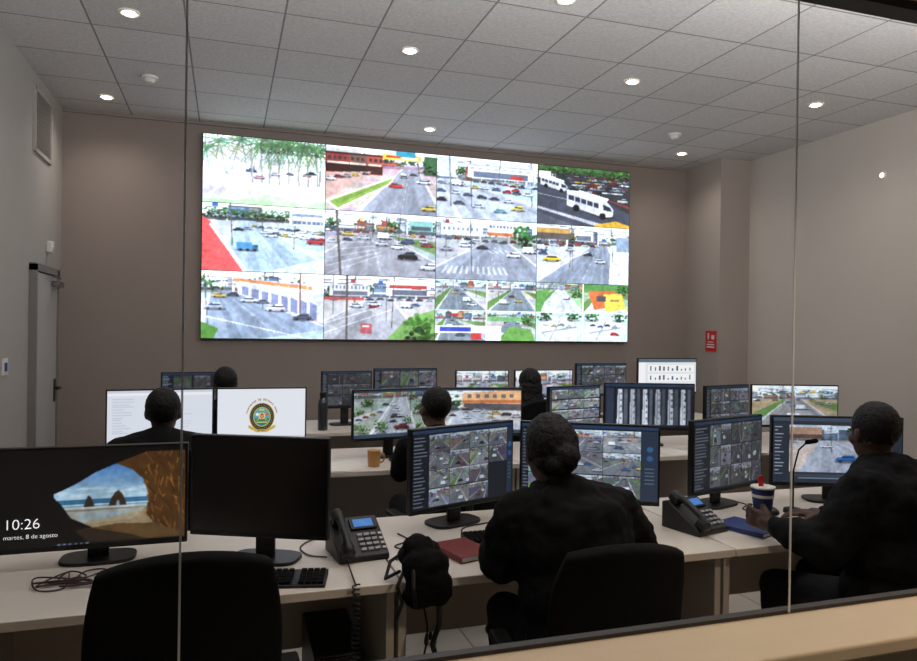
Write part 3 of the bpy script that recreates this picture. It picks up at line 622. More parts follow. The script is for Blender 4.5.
# ------------------------------------------------------------ monitors
def monitor(l,r,zb,h,c,label,group,m=None,base=True,text=None,deskz=.75):
    l=Vector(l);r=Vector(r); w=(r-l).length; ce=(l+r)/2; yaw=math.atan2(r.y-l.y,r.x-l.x)
    e=thing('monitor',label,'monitor',(ce.x,ce.y,deskz),yaw,group); z0=zb-deskz
    zc=z0+h/2
    b=B(); b.box((0,.017,zc),(w,.03,h)); b.prism([(-w*.3,.03,zc-h*.33),(w*.3,.03,zc-h*.33),(w*.3,.03,zc+h*.3),(-w*.3,.03,zc+h*.3)],None,(0,.025,0)); b.obj('housing',M_blk,e,bevel=.004)
    if c is None:
        b=B(); b.box((0,.0015,zc+.004),(w-.016,.003,h-.024)); b.obj('screen',M_scr,e)
    else: screen('screen',c,w-.018,h-.028,e,(0,.0005,zc+.005),m or SM_MON)
    b=B(); b.box((0,.075,(zc)/2+.005),(.07,.018,zc)); b.cyl((0,.05,zc),(0,.085,zc),.035); b.obj('stand_neck',M_blk,e,bevel=.004)
    b=B(); 
    pts=[(.125*math.copysign(abs(math.cos(a))**.6,math.cos(a)),.08+.08*math.copysign(abs(math.sin(a))**.6,math.sin(a)),0) for a in [i*math.pi/16 for i in range(32)]]
    b.prism(pts,None,(0,0,.013)); b.obj('stand_base',M_blk,e,bevel=.003)
    if text:
        for (s,size,x,z) in text:
            cu=bpy.data.curves.new('t','FONT'); cu.body=s; cu.size=size; cu.offset=-size*.012; to=bpy.data.objects.new('t',cu); COL.objects.link(to)
            bpy.context.view_layer.update()
            me=bpy.data.meshes.new_from_object(to.evaluated_get(bpy.context.evaluated_depsgraph_get())); bpy.data.objects.remove(to)
            o=bpy.data.objects.new('clock_text',me); COL.objects.link(o); me.materials.clear(); me.materials.append(mat('text_glow',(250,250,255),.5,es=.8,var=0))
            o.parent=e; o.rotation_euler=(math.pi/2,0,0); o.location=(x,-.0015,z0+z)
    return e
G1='monitors on the nearest desk row'; G2='monitors on the middle desk row'; G3='monitors on the far desk row'
monitor((-.727,2.75),(-.125,2.75),.81,.36,beach(240,136),'black monitor showing a sea cave lock screen with clock',G1,text=[('10:26',.050,-.280,.085),('martes, 8 de agosto',.0205,-.280,.052)])
monitor((-.115,2.70),(.345,2.49),.85,.358,None,'black monitor switched off',G1)
monitor((.715,2.78),(1.245,2.98),.835,.352,cctv(240,136,4,4,3,panel=.15,dark=1.,missing=((2,3),(3,3)),right=.06),'black monitor showing a grid of street camera feeds',G1,SM_DIM)
monitor((1.262,2.95),(1.80,2.66),.835,.352,cctv(240,136,3,3,9,panel=.05,dark=1.1,right=.12),'black monitor showing nine street camera feeds',G1)
monitor((2.05,2.77),(2.58,2.93),.835,.352,cctv(210,120,5,3,13,panel=.22,dark=.8),'black monitor showing rows of camera thumbnails',G1,SM_DIM)
monitor((2.60,2.89),(3.2,2.66),.835,.352,streetui(210,120),'black monitor showing one street camera with a blue car',G1)
monitor((-.655,4.52),(-.065,4.56),.885,.33,webpage(100,56),'black monitor showing a pale web page',G2)
monitor((-.052,4.56),(.487,4.54),.885,.33,crest(280,158),'black monitor showing a round municipal crest',G2)
monitor((.765,4.46),(1.305,4.56),.87,.33,aerial(150,86,61),'black monitor showing a tree-lined road view',G2)
monitor((1.34,4.57),(1.93,4.48),.87,.33,shops(150,86),'black monitor showing orange-roofed shops beside a road',G2)
monitor((2.14,4.5),(2.61,4.62),.87,.33,cctv(110,64,3,4,21,panel=.04,dark=1.1),'black monitor showing a grid of camera feeds',G2)
monitor((2.64,4.62),(3.28,4.42),.87,.345,strips(150,84),'black monitor showing dark panels with pale vertical strips',G2)
monitor((3.36,4.4),(3.83,4.5),.87,.33,cctv(100,56,4,3,25,panel=.1,dark=.8),'black monitor showing a grid of camera feeds',G2,SM_DIM)
monitor((3.85,4.5),(4.5,4.3),.87,.33,generic(110,62,71,roadc=(150,150,150),ground=(175,160,130)),'black monitor showing a street intersection',G2)
monitor((-.48,6.0),(.05,6.05),.9,.32,cctv(64,36,3,2,33,dark=.6),'black monitor seen behind nearer screens',G3,SM_DIM)
monitor((.77,6.05),(1.21,6.1),.9,.32,cctv(80,46,3,3,27,panel=.1,dark=.6),'black monitor showing dim camera feeds',G3,SM_DIM)
monitor((1.225,6.1),(1.80,6.1),.92,.32,cctv(80,46,3,2,28,panel=.1,dark=.8),'black monitor showing a row of camera feeds',G3,SM_DIM)
monitor((1.975,6.1),(2.49,6.1),.9,.32,generic(80,46,81),'black monitor showing one street camera',G3)
monitor((2.55,6.1),(3.147,6.1),.9,.32,generic(80,46,86),'black monitor showing one street camera',G3)
monitor((3.18,6.1),(3.73,6.1),.96,.32,cctv(80,46,4,3,29,panel=.1,dark=.9),'black monitor showing a grid of camera feeds',G3,SM_DIM)
monitor((3.858,6.1),(4.54,6.1),.97,.36,charts(100,56),'black monitor showing bar charts on white',G3)

# ------------------------------------------------------------ desks
def desk(x0,x1,y0,y1,label,group):
    e=thing('desk',label,'desk',((x0+x1)/2,(y0+y1)/2,0),0,group); w=x1-x0;d=y1-y0
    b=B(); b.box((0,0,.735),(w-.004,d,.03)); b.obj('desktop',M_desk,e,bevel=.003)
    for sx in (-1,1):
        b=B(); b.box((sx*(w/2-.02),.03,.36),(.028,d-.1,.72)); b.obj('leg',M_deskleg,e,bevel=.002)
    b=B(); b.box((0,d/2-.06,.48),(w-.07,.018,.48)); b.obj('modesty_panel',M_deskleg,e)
    b=B(); b.box((0,d/2-.16,.66),(w-.1,.1,.05)); b.obj('cable_tray',M_blk,e)
    return e
for x0,x1 in ((-.78,.567),(.57,1.907),(1.91,3.25),(3.253,4.59)): desk(x0,x1,2.3,3.12,'pale laminate workstation desk with panel legs','nearest row of desks')
for x0,x1 in ((-.9,.44),(.443,1.78),(1.783,3.12),(3.123,4.6)): desk(x0,x1,4.14,4.95,'pale laminate workstation desk with panel legs','middle row of desks')
for x0,x1 in ((-.7,.6),(.603,1.9),(1.903,3.2),(3.203,4.7)): desk(x0,x1,5.7,6.5,'pale laminate workstation desk with panel legs','far row of desks')

# ------------------------------------------------------------ chairs
def rounded_panel(w,h,zc,yb,curv,n=14,k=.55,tilt=.1):
    bm=bmesh.new(); vs=[]
    for j in range(n+1):
        row=[]
        for i in range(n+1):
            u=2*i/n-1;v=2*j/n-1
            x=u*math.sqrt(1-v*v/2*k);z=v*math.sqrt(1-u*u/2*k)
            row.append(bm.verts.new((x*w/2,yb+curv*u*u-tilt*z*h/2+.03*math.cos(v*2),zc+z*h/2)))
        vs.append(row)
    for j in range(n):
        for i in range(n): bm.faces.new([vs[j][i],vs[j][i+1],vs[j+1][i+1],vs[j+1][i]])
    return bm
def chair(loc,rz,label,group='office chairs',bw=.455,bh=.55,bz=.785):
    e=thing('office_chair',label,'chair',loc,rz,group)
    b=B(); b.bm.free(); b.bm=rounded_panel(bw,bh,bz,-.27,.05)
    o=b.obj('backrest',M_blk2,e); s=o.modifiers.new('s','SOLIDIFY'); s.thickness=.05; s.offset=0; bb=o.modifiers.new('b','BEVEL'); bb.width=.015; bb.segments=3; bb.angle_limit=math.radians(50)
    b=B(); b.box((0,.0,.44),(.48,.46,.06)); b.obj('seat',M_blk2,e,bevel=.028)
    b=B(); b.tube([(0,-.1,.40),(0,-.27,.41),(0,-.315,.5),(0,-.30,.72)],[.018,.022,.022,.018]); b.obj('back_support',M_blk,e)
    for sx in (-1,1):
        a=bpy.data.objects.new('armrest',None); COL.objects.link(a); a.parent=e
        b=B(); b.tube([(sx*.2,-.02,.41),(sx*.28,-.02,.43),(sx*.28,-.02,.60)],.015); b.obj('armrest_post',M_blk,a)
        b=B(); b.box((sx*.28,-.02,.612),(.06,.22,.025)); b.obj('arm_pad',M_blk,a,bevel=.01)
    b=B(); b.cyl((0,0,.10),(0,0,.40),.025); b.cyl((0,0,.1),(0,0,.26),.034); b.box((0,0,.40),(.2,.24,.03)); b.obj('gas_column',M_blk,e)
    b=B()
    for i in range(5):
        a=i*2*math.pi/5+.3; b.tube([(0,0,.115),(.3*math.cos(a),.3*math.sin(a),.085)],[.028,.016])
    b.obj('star_base',M_blk,e)
    for i in range(5):
        a=i*2*math.pi/5+.3; b=B(); x,y=.3*math.cos(a),.3*math.sin(a)
        for sg in (-1,1):
            ox,oy=-math.sin(a)*.012*sg,math.cos(a)*.012*sg
            b.cyl((x+ox,y+oy,.028),(x+ox*2.2,y+oy*2.2,.028),.028)
        b.cyl((x,y,.03),(x,y,.08),.008); b.obj('caster',M_blk,e)
    return e
ch=chair((-.09,2.08,0),.03,'empty black office chair pushed up to the desk')
ch2=chair((1.12,2.04,0),-.10,'low-backed black office chair occupied by person in dark jacket',bw=.41,bh=.44,bz=.775)
clone(ch2,(2.47,2.04,0),.30,'black office chair turned sideways and occupied')
clone(ch,(-.29,3.70,0),0,'black office chair occupied at the middle desks')
clone(ch,(1.14,3.70,0),.15,'black office chair occupied at the middle desks')
clone(ch,(2.36,5.28,0),0,'black office chair occupied at the far desks')
clone(ch,(.0,5.28,0),0,'black office chair occupied at the far desks')

# ------------------------------------------------------------ people
def hand(b,w,f,n,s,curl=.5,r=.0088):
    w=Vector(w);f=Vector(f).normalized();n=Vector(n);n=(n-f*n.dot(f)).normalized();s=Vector(s);s=(s-f*s.dot(f)-n*s.dot(n)).normalized()
    b.tube([w,w+f*.03,w+f*.045],[.027,.028,.02])
    for q in (-.028,-.01,.01,.028): b.tube([w+f*.02+s*q*.7,w+f*.088+s*q],[.017,.0125])
    for q,L in ((-.032,.062),(-.011,.078),(.011,.085),(.032,.074)):
        p=w+f*.09+s*q; pts=[p]; a=curl*.5
        for k,fr_ in enumerate((.45,.32,.23)):
            p=p+(f*math.cos(a)+n*math.sin(a))*L*fr_; pts.append(p); a+=curl
        b.tube(pts,[r*1.08,r,r*.92,r*.8])
    b.tube([w+f*.02+s*.028,w+f*.05+s*.052+n*.012,w+f*.078+s*.062+n*.028,w+f*.098+s*.06+n*.04],[.015,.0125,.0105,.009])

def person(loc,rz,label,skin,jm,off=(0,0),lean=.04,hy=0,tilt=0,larm=None,rarm=None,hair='short',vox=.008,hood=False,bulk=1.,group=None,lh=None,rh=None,dz=0.,folds=.018):
    e=thing('person',label,'person',(loc[0],loc[1],0),rz,group)
    ox,oy=off
    larm=larm or ((-.27,.14,.82),(-.13,.40,.805)); rarm=rarm or ((.27,.14,.82),(.13,.40,.805))
    P=Vector((0,0,.57)); Wd=Vector((ox*.3,lean*.3,.76+dz)); C=Vector((ox*.5,lean*.8,.93+dz)); N=Vector((ox*.9,lean+.01,1.07+dz)); H=Vector((ox,lean+.045+oy,1.205+dz))
    SH={-1:Vector((ox*.5-.175,lean*.9,1.0+dz)),1:Vector((ox*.5+.175,lean*.9,1.0+dz))}
    arms={-1:larm,1:rarm}
    hr=Matrix.Translation(H)@Euler((tilt,0,hy)).to_matrix().to_4x4()
    b=B()
    b.ball(P,(.15,.11,.10)); b.ball(Wd,(.13,.095,.14)); b.ball(C,(.15,.1,.15)); b.tube([SH[-1]+Vector((.02,0,.0)),C+Vector((0,0,.09)),SH[1]-Vector((.02,0,0))],[.05,.07,.05])
    b.tube([N-Vector((0,0,.06)),N,H-Vector((0,.01,.04))],[.062,.055,.052])
    for sx in (-1,1):
        el,wr=arms[sx]; el=Vector(el);wr=Vector(wr)
        b.tube([SH[sx],(SH[sx]+el)/2,el,(el*.55+wr*.45),wr],[.048,.043,.036,.036,.025])
        hp=Vector((sx*.09,.0,.55)); kn=Vector((sx*.14,.42,.53)); an=Vector((sx*.13,.40,.10))
        b.tube([hp,(hp+kn)/2,kn,(kn*.6+an*.4),an],[.085,.075,.055,.05,.035]); b.tube([an,an+Vector((0,.1,-.05))],[.035,.025])
        cfg=(lh if sx<0 else rh)
        f=(wr-el).normalized()
        if cfg: hand(b,wr,cfg[0],cfg[1],cfg[2],cfg[3])
        else: hand(b,wr,(f.x,f.y,-.03),(0,0,-1),(-sx,0,0),.35)
    b.M=hr
    b.ball((0,-.008,.022),(.076,.092,.098),seg=24); b.ball((0,.022,-.04),(.060,.062,.072),seg=20); b.ball((0,.056,-.085),(.028,.022,.02)); 
    b.tube([(0,.078,.018),(0,.093,-.012)],[.010,.0145]); b.ball((.013,.084,-.015),.010); b.ball((-.013,.084,-.015),.010)
    b.ball((0,.076,.036),(.05,.014,.011)); b.ball((0,.077,-.045),(.026,.012,.009)); b.ball((0,.075,-.057),(.022,.012,.009))
    b.ball((.045,.046,-.02),(.024,.028,.024)); b.ball((-.045,.046,-.02),(.024,.028,.024))
    for sx in (-1,1): b.ball((sx*.076,-.005,-.005),(.011,.02,.032),rot=(.2,0,sx*.3))
    b.M=Matrix.Identity(4)
    b.obj('body',skin,e,remesh=vox,sm_it=2)
    for sx in (-1,1):
        q=B(hr); q.ball((sx*.03,.077,.016),(.012,.009,.008)); q.obj('eye',mat('eye_dark',(40,34,32),.2),e)
    b=B(hr); b.ball((0,-.02,.034),(.083,.093,.096),seg=24)
    if hair=='bun':
        b.ball((0,-.035,.02),(.090,.088,.095),seg=24); b.ball((0,-.055,-.035),(.080,.055,.055)); b.ball((.012,-.112,-.025),(.046,.034,.04)); b.ball((-.022,-.098,-.05),(.036,.03,.03))
    if hair=='long': b.ball((0,-.05,-.04),(.095,.07,.13)); b.ball((0,-.075,-.14),(.105,.05,.12)); b.ball((.02,-.08,-.24),(.08,.04,.09)); b.ball((0,-.02,.04),(.092,.095,.1))
    b.obj('hair',M_hair,e,remesh=.006,sm_it=3,disp={'bun':.009,'long':.012}.get(hair,.006),dscale=.015)
    k=bulk; b=B()
    b.ball(P+Vector((0,0,.04)),(.19*k,.15*k,.13)); b.ball(Wd,(.175*k,.14*k,.16)); b.ball(C,(.19*k,.14*k,.16)); b.ball(C+Vector((0,-.03,.06)),(.16*k,.11*k,.11))
    b.tube([SH[-1],C+Vector((0,-.01,.10)),SH[1]],[.072*k,.085*k,.072*k]); b.tube([N-Vector((0,0,.05)),N+Vector((0,-.005,.0))],[.09*k,.07])
    if hood: b.tube([N+Vector((-.09,-.03,-.02)),N+Vector((-.05,-.08,-.01)),N+Vector((.05,-.08,-.01)),N+Vector((.09,-.03,-.02))],[.042,.052,.052,.042]); b.ball(N+Vector((0,-.09,-.08)),(.13,.045,.085))
    for sx in (-1,1):
        el,wr=arms[sx]; el=Vector(el);wr=Vector(wr); u=(wr-el)
        b.tube([SH[sx],(SH[sx]+el)/2+Vector((sx*.008,0,0)),el,el+u*.5,el+u*.93],[.072*k,.066*k,.057*k,.05*k,.038])
    b.obj('jacket',jm,e,remesh=.011,sm_it=3,disp=folds,dscale=.07)
    b=B(); b.ball(P,(.17,.13,.09))
    for sx in (-1,1):
        hp=Vector((sx*.09,.0,.56)); kn=Vector((sx*.14,.42,.54)); an=Vector((sx*.13,.40,.13))
        b.tube([hp,(hp+kn)/2,kn,(kn*.6+an*.4),an],[.095,.086,.068,.062,.055])
    b.obj('trousers',M_tr,e,remesh=.013,sm_it=4,disp=.01,dscale=.08)
    for sx in (-1,1):
        b=B(); b.ball((sx*.13,.39,.065),(.042,.055,.055)); b.ball((sx*.135,.47,.045),(.046,.10,.042)); b.box((sx*.134,.45,.012),(.08,.23,.02)); b.obj('shoe',M_shoe,e,remesh=.009,sm_it=3)
    return e
person((1.15,2.07),.0,'seated person with gathered dark hair, hooded dark jacket, leaning over desk',M_skin,M_jk,off=(-.10,.0),lean=.09,tilt=-.24,hair='bun',hood=True,bulk=1.24,vox=.007,dz=-.02,folds=.032)
PX,PY,PR=2.47,2.06,.30
person((PX,PY),PR,'seated person with short hair in dark jacket holding a cup',M_skin,M_jk2,off=(.0,0),lean=.06,hy=-.42,tilt=-.12,hair='short',bulk=1.38,vox=.006,dz=.0,folds=.03,
   larm=((-.31,.12,.80),(-.285,.36,.83)),rarm=((.28,.12,.82),(.14,.38,.805)),lh=((.12,1,.1),(1,0,0),(0,0,1),.62))
person((-.29,3.72),0,'seated person with short hair and dark jacket facing bright screens',M_skin2,M_jk2,lean=.03,vox=.009,dz=-.045,bulk=1.4)
person((1.16,3.72),.05,'seated person in dark jacket watching camera monitors',M_skin2,M_jk,off=(-.04,0),lean=.06,hy=.25,vox=.009,dz=-.06,larm=((-.22,.14,.80),(-.12,.42,.805)),bulk=1.1)
person((2.36,5.28),0,'seated person with long dark hair at the far desks',M_skin2,M_jk,lean=.02,hair='long',vox=.01,dz=-.06)
person((.0,5.28),0,'seated person with short hair at the far desks',M_skin2,M_jk,lean=.02,vox=.01,dz=-.03)

# ------------------------------------------------------------ cup in hand
cl=Matrix.Rotation(PR,4,'Z')@Vector((-.232,.43,0))
e=thing('paper_cup','dark blue cup with white band, held in hand','cup',(PX+cl.x,PY+cl.y,.83))
b=B(); b.cyl((0,0,0),(0,0,.13),.032,.046,28); b.obj('cup_body',mat('blue_cup',(34,44,104),.4),e,bevel=.002)
b=B(); b.cyl((0,0,.09),(0,0,.102),.0432,.0448,28); b.obj('printed_band',M_white,e)
b=B(); b.cyl((0,0,.126),(0,0,.134),.049,.049,28); b.obj('rim',M_white,e,bevel=.002)
b=B(); b.box((-.012,0,.155),(.022,.005,.044),rot=(0,-.15,0)); b.obj('tag',M_red,e)
e=thing('mug','tan ceramic mug with handle beside papers','mug',(.865,4.27,.75))
b=B(); b.cyl((0,0,0),(0,0,.1),.036,.04,24); b.obj('mug_body',mat('tan_ceramic',(186,138,78),.4),e,bevel=.004)
b=B(); b.tube([(.038,0,.08),(.06,0,.075),(.066,0,.05),(.056,0,.028),(.036,0,.022)],.006,8); b.obj('handle',mat('tan_ceramic',(176,128,70)),e)
e=thing('water_bottle','dark translucent drinks bottle with black lid','bottle',(.76,5.86,.75))
b=B(); b.cyl((0,0,0),(0,0,.22),.04,.04,24); b.cyl((0,0,.22),(0,0,.27),.04,.024,24); b.obj('bottle_body',mat('smoked_plastic',(48,52,60),.2),e,bevel=.004)
b=B(); b.cyl((0,0,.27),(0,0,.31),.027,.027,20); b.obj('lid',M_blk,e,bevel=.003)

# phones
def phone(loc,rz,label):
    e=thing('desk_phone',label,'telephone',loc,rz,'desk telephones')
    w,d=.19,.2
    b=B(); b.prism([(-w/2,-d/2,0),(-w/2,d/2,0),(-w/2,d/2,.11),(-w/2,d/2-.03,.12),(-w/2,-d/2,.022)],None,(w,0,0)); b.obj('phone_base',M_blk,e,bevel=.005)
    sl=math.atan2(.098,.17)
    def P(x,t,h=0):
        y=-d/2+.17*t; z=.022+.098*t; return (x,y-math.sin(sl)*h,z+math.cos(sl)*h)
    b=B(); b.box(P(.03,.78,.004),(.10,.055,.01),rot=(sl,0,0)); b.obj('display_bezel',M_blk,e,bevel=.002)
    b=B(); b.box(P(.03,.78,.0098),(.075,.038,.002),rot=(sl,0,0)); b.obj('display',mat('blue_lcd',(50,110,180),.4,es=.6,var=.5,scale=60),e)
    for r in range(4):
        for q in range(3):
            b=B(); b.box(P(.0+.026*q+.004,.5-.12*r,.004),(.02,.013,.007),rot=(sl,0,0)); b.obj('key',mat('key_grey',(150,152,156),.5),e,bevel=.0015)
    for r in range(4):
        b=B(); b.box(P(.082,.5-.12*r,.003),(.013,.01,.005),rot=(sl,0,0)); b.obj('function_key',mat('key_pale',(185,188,190),.5),e)
    b=B(); b.tube([P(-.063,.03,.03),P(-.063,.25,.042),P(-.063,.75,.042),P(-.063,.98,.03)],[.02,.014,.014,.02]); b.box(P(-.063,.08,.018),(.046,.05,.03),rot=(sl,0,0)); b.box(P(-.063,.92,.018),(.046,.05,.03),rot=(sl,0,0)); b.obj('handset',M_blk,e,remesh=.005,sm_it=2)
    return e
phone((.475,2.64,.75),.12,'black desk telephone with blue display and handset')
phone((1.93,2.59,.75),.25,'black desk telephone with blue display and handset')
phone((3.28,4.25,.75),.2,'black desk telephone with blue display and handset')
e=B(); pts=[]
for i in range(150):
    tt=i/150.; pts.append((.41+.012*math.cos(i*.9),2.282+.010*math.sin(i*.9),.765-.34*tt))
for a_,c_ in zip(pts[:-1],pts[1:]): e.cyl(a_,c_,.003,seg=6)
e.cyl((.41,2.285,.76),(.42,2.52,.765),.003,seg=6)
tag(e.obj('telephone_cord',M_blk),'black coiled telephone cord hanging over the desk edge','cord')

def keyboard(loc,rz,label):
    e=thing('keyboard',label,'keyboard',loc,rz,'keyboards')
    b=B(); b.prism([(-.205,-.065,0),(-.205,.065,0),(-.205,.065,.02),(-.205,-.065,.010)],None,(.41,0,0)); b.obj('keyboard_body',M_blk,e,bevel=.003)
    b=B()
    for r in range(5):
        for q in range(19):
            if q==14: continue
            b.box((-.189+.021*q,-.048+.023*r,.0155+.0017*r),(.017,.018,.008),rot=(.07,0,0))
    o=b.obj('keycaps',M_blk2,e); o['kind']='stuff'
    return e
keyboard((.13,2.43,.75),-.22,'black computer keyboard angled beside the dark monitor')
keyboard((1.12,2.67,.75),0,'black computer keyboard under the hands')
keyboard((2.72,2.52,.75),.1,'black computer keyboard on the pale desk')
keyboard((-.25,4.38,.75),0,'black computer keyboard on the middle desk'); keyboard((1.2,4.38,.75),0,'black computer keyboard on the middle desk')
def mouse(loc,rz):
    e=thing('computer_mouse','black computer mouse on the desk','mouse',loc,rz,'computer mice')
    b=B(); b.ball((0,0,.024),(.031,.055,.024),seg=20); b.obj('mouse_body',M_blk,e); b=B(); b.cyl((-.004,.03,.043),(.004,.03,.043),.008); b.obj('scroll_wheel',M_metal,e); return e
mouse((-.24,2.60,.75),.2); mouse((2.40,2.68,.75),.2)
def book(loc,rz,sz,m,label):
    e=thing('notebook',label,'notebook',loc,rz)
    b=B(); b.box((0,0,.002),(sz[0],sz[1],.003)); b.box((0,0,sz[2]),(sz[0],sz[1],.003)); b.box((-sz[0]/2+.0015,0,sz[2]/2+.001),(.003,sz[1],sz[2])); b.obj('cover',m,e,bevel=.001)
    b=B(); b.box((.002,0,sz[2]/2+.001),(sz[0]-.01,sz[1]-.008,sz[2]-.004)); b.obj('pages',M_white,e)
book((.86,2.54,.75),.25,(.15,.21,.022),mat('red_cover',(120,44,42),.5),'closed red hardcover notebook on the desk')
book((2.15,2.52,.75),.35,(.17,.23,.018),mat('navy_cover',(44,62,120),.5),'closed navy blue notebook on the desk')
def paper(loc,rz,label='loose white sheet of paper on the desk'):
    b=B()
    vs=[[b.bm.verts.new((-.105+.035*i,-.148+.0495*j,.0012+.0006*math.sin(i+j))) for i in range(7)] for j in range(7)]
    for j in range(6):
        for i in range(6): b.bm.faces.new([vs[j][i],vs[j][i+1],vs[j+1][i+1],vs[j+1][i]])
    o=b.obj('paper_sheet',mat('paper_white',(225,222,215),.8)); o.location=loc; o.rotation_euler=(0,0,rz); tag(o,label,'paper','loose sheets of paper')
paper((.72,4.34,.75),.3); paper((2.34,2.46,.75),.4); paper((3.0,4.3,.75),.1); paper((3.6,4.25,.75),-.3); paper((.62,4.3,.753),-.2)

# bag slumped at desk edge
e=thing('backpack','small black crumpled backpack with straps slumped over desk edge','bag',(.64,2.34,.755))
b=B(); b.ball((0,.01,.065),(.078,.065,.055)); b.ball((-.01,-.01,.10),(.055,.055,.042)); b.ball((.0,-.065,.05),(.085,.045,.06)); b.ball((.01,-.085,.0),(.08,.035,.06)); b.ball((-.02,-.08,-.04),(.06,.032,.045)); b.ball((.04,-.08,-.035),(.05,.032,.045)); b.obj('pouch',M_blk2,e,remesh=.007,sm_it=3,disp=.022,dscale=.06)
b=B(); b.tube([(-.05,-.1,.05),(-.055,-.122,.0),(-.045,-.115,-.06)],.007,8); b.obj('strap',M_blk,e)
b=B(); b.tube([(-.06,-.05,.06),(-.10,-.085,.0),(-.085,-.095,-.05),(-.105,-.095,-.11)],.006,8); b.obj('strap',M_blk,e)
b=B(); b.tube([(.045,-.08,-.05),(.04,-.10,-.13),(.02,-.09,-.20),(.035,-.09,-.25)],.009,8); b.obj('strap',M_blk,e)
b=B(); b.tube([(-.05,.02,.08),(-.10,.02,.05),(-.125,-.02,.007),(-.08,-.03,.03)],.006,8); b.obj('strap',M_blk,e)

def tower(loc,rz=0):
    e=thing('computer_tower','black desktop computer tower standing under the desk','computer',loc,rz,'computer towers')
    b=B(); b.box((0,0,.22),(.18,.42,.42)); b.obj('case',M_blk,e,bevel=.006)
    b=B(); b.box((0,-.214,.22),(.17,.012,.41)); b.box((0,-.222,.36),(.14,.006,.03)); b.obj('front_bezel',M_scr,e,bevel=.003)
    b=B(); b.cyl((.05,-.219,.4),(.05,-.226,.4),.01); b.obj('power_button',M_metal,e)
    for sx in (-1,1):
        for sy in (-1,1):
            b=B(); b.cyl((sx*.07,sy*.17,0),(sx*.07,sy*.17,.012),.015); b.obj('foot',M_blk,e)
    return e
tower((.40,2.74,0)); tower((1.72,2.76,0)); tower((3.05,2.76,0))
def cable(pts,label,r=.004,m=None):
    b=B(); P=[Vector(p) for p in pts]; out=[]
    for i in range(len(P)-1):
        p0=P[max(0,i-1)];p1=P[i];p2=P[i+1];p3=P[min(len(P)-1,i+2)]
        for k in range(8):
            t_=k/8.; out.append(.5*((2*p1)+(-p0+p2)*t_+(2*p0-5*p1+4*p2-p3)*t_*t_+(-p0+3*p1-3*p2+p3)*t_**3))
    out.append(P[-1]); b.tube(out,r,6); tag(b.obj('cable',m or M_blk),label,'cable','loose cables')
rq=random.Random(9); tang=[]
for i in range(26): tang.append((-.50+rq.uniform(-.10,.12),2.60+rq.uniform(-.07,.08),.754+.016*rq.random()))
cable(tang,'tangled dark cable lying on the desk',.0028,mat('brown_cable',(60,38,34),.5))
cable([(.36,2.62,.754),(.30,2.66,.754),(.28,2.76,.754),(.34,2.85,.754),(.46,2.88,.754),(.56,2.82,.754),(.62,2.9,.754)],'thin black cable trailing across the desk',.003)
cable([(1.0,2.72,.754),(.94,2.78,.754),(.98,2.86,.754),(1.1,2.9,.754)],'thin black cable trailing across the desk',.003)
cable([(.60,2.52,.754),(.66,2.6,.754),(.63,2.68,.754),(.70,2.74,.754),(.68,2.84,.754)],'thin black cable trailing across the desk',.003)
cable([(2.40,2.72,.754),(2.36,2.8,.754),(2.44,2.88,.754),(2.4,2.98,.754)],'thin black cable trailing across the desk',.003)
cable([(.1,2.9,.62),(.05,2.8,.45),(.12,2.75,.2),(.2,2.7,.02),(.26,2.62,.006),(.25,2.45,.006)],'black cable hanging from the desk to the floor')
cable([(.2,2.9,.62),(.18,2.8,.4),(.24,2.75,.1),(.2,2.6,.006),(.05,2.5,.006),(.12,2.4,.006)],'black cable hanging from the desk to the floor')
cable([(.75,2.9,.62),(.8,2.8,.35),(.7,2.7,.1),(.75,2.6,.006),(.7,2.5,.006)],'black cable hanging from the desk to the floor')
cable([(2.1,2.9,.62),(2.08,2.8,.35),(2.1,2.7,.1),(2.05,2.6,.006)],'black cable hanging from the desk to the floor')
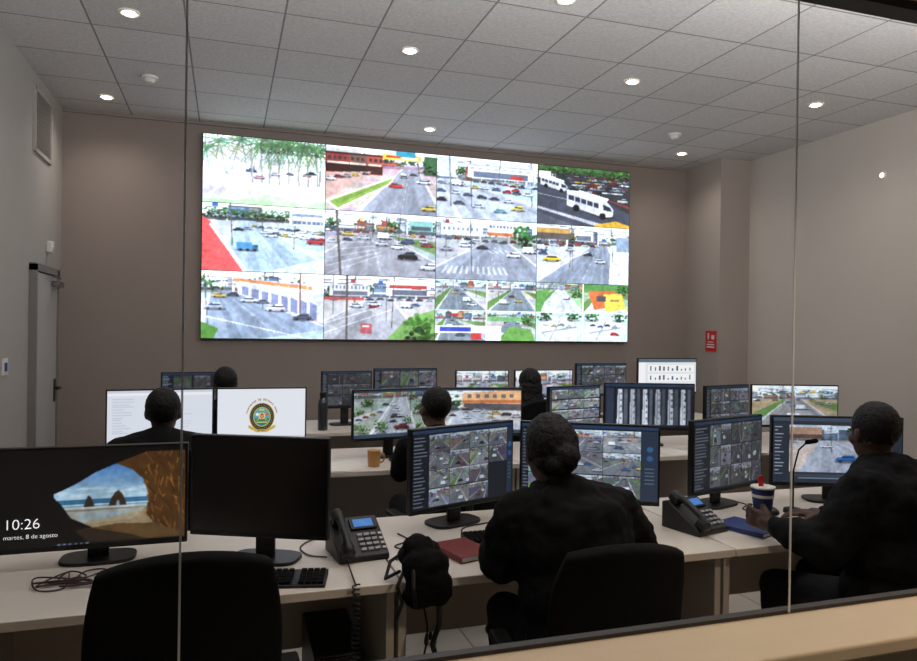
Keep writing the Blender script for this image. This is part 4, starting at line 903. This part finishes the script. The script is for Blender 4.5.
e=thing('desk_microphone','slim black gooseneck microphone on a small base','microphone',(2.56,2.70,.75))
b=B(); b.cyl((0,0,0),(0,0,.02),.045,.04,24); b.obj('base',M_blk,e,bevel=.003)
b=B(); b.tube([(0,0,.02),(0,0,.2),(.01,-.02,.3),(.03,-.05,.34)],.004,8); b.obj('gooseneck',M_blk,e)
b=B(); b.tube([(.03,-.05,.34),(.05,-.08,.35)],.011,12); b.obj('microphone_head',M_blk2,e)

# ------------------------------------------------------------ lights / world
def area(loc,rot,sx,sy,e,c):
    l=bpy.data.lights.new('fill_light','AREA'); l.shape='RECTANGLE'; l.size=sx; l.size_y=sy; l.energy=e; l.color=c
    o=bpy.data.objects.new('fill_light',l); o.location=loc; o.rotation_euler=rot; COL.objects.link(o); return o
# added fill light without a fixture, unseen above the front, thrown along the ceiling
area((2.0,2.2,2.95),(math.radians(90+50),0,0),6.2,.4,110,(1.,.98,.96))
# lamp on the observer's side, aimed down at the window stool
l=bpy.data.lights.new('corridor_lamp','SPOT'); l.energy=46; l.color=(1,.80,.58); l.shadow_soft_size=.06; l.spot_size=1.5; l.spot_blend=.6
o=bpy.data.objects.new('corridor_lamp',l); o.location=(1.7,.35,2.3); COL.objects.link(o)
o.rotation_euler=(Vector((1.3,1.0,.8))-o.location).to_track_quat('-Z','Y').to_euler()
w=bpy.data.worlds.new('World'); S.world=w; w.use_nodes=True
bg=w.node_tree.nodes['Background']; bg.inputs[0].default_value=(.9,.9,.9,1); bg.inputs[1].default_value=.03

# ------------------------------------------------------------ camera
cam=bpy.data.cameras.new('camera'); cam.sensor_width=36; cam.lens=711/917*36; cam.clip_start=.05
co=bpy.data.objects.new('camera',cam); COL.objects.link(co); S.camera=co
yaw=math.radians(18.1); pitch=math.radians(-.2); roll=math.radians(.83)
R=Matrix.Rotation(-yaw,4,'Z')@Matrix.Rotation(math.pi/2+pitch,4,'X')@Matrix.Rotation(roll,4,'Z')
co.matrix_world=Matrix.Translation((0,0,1.6))@R
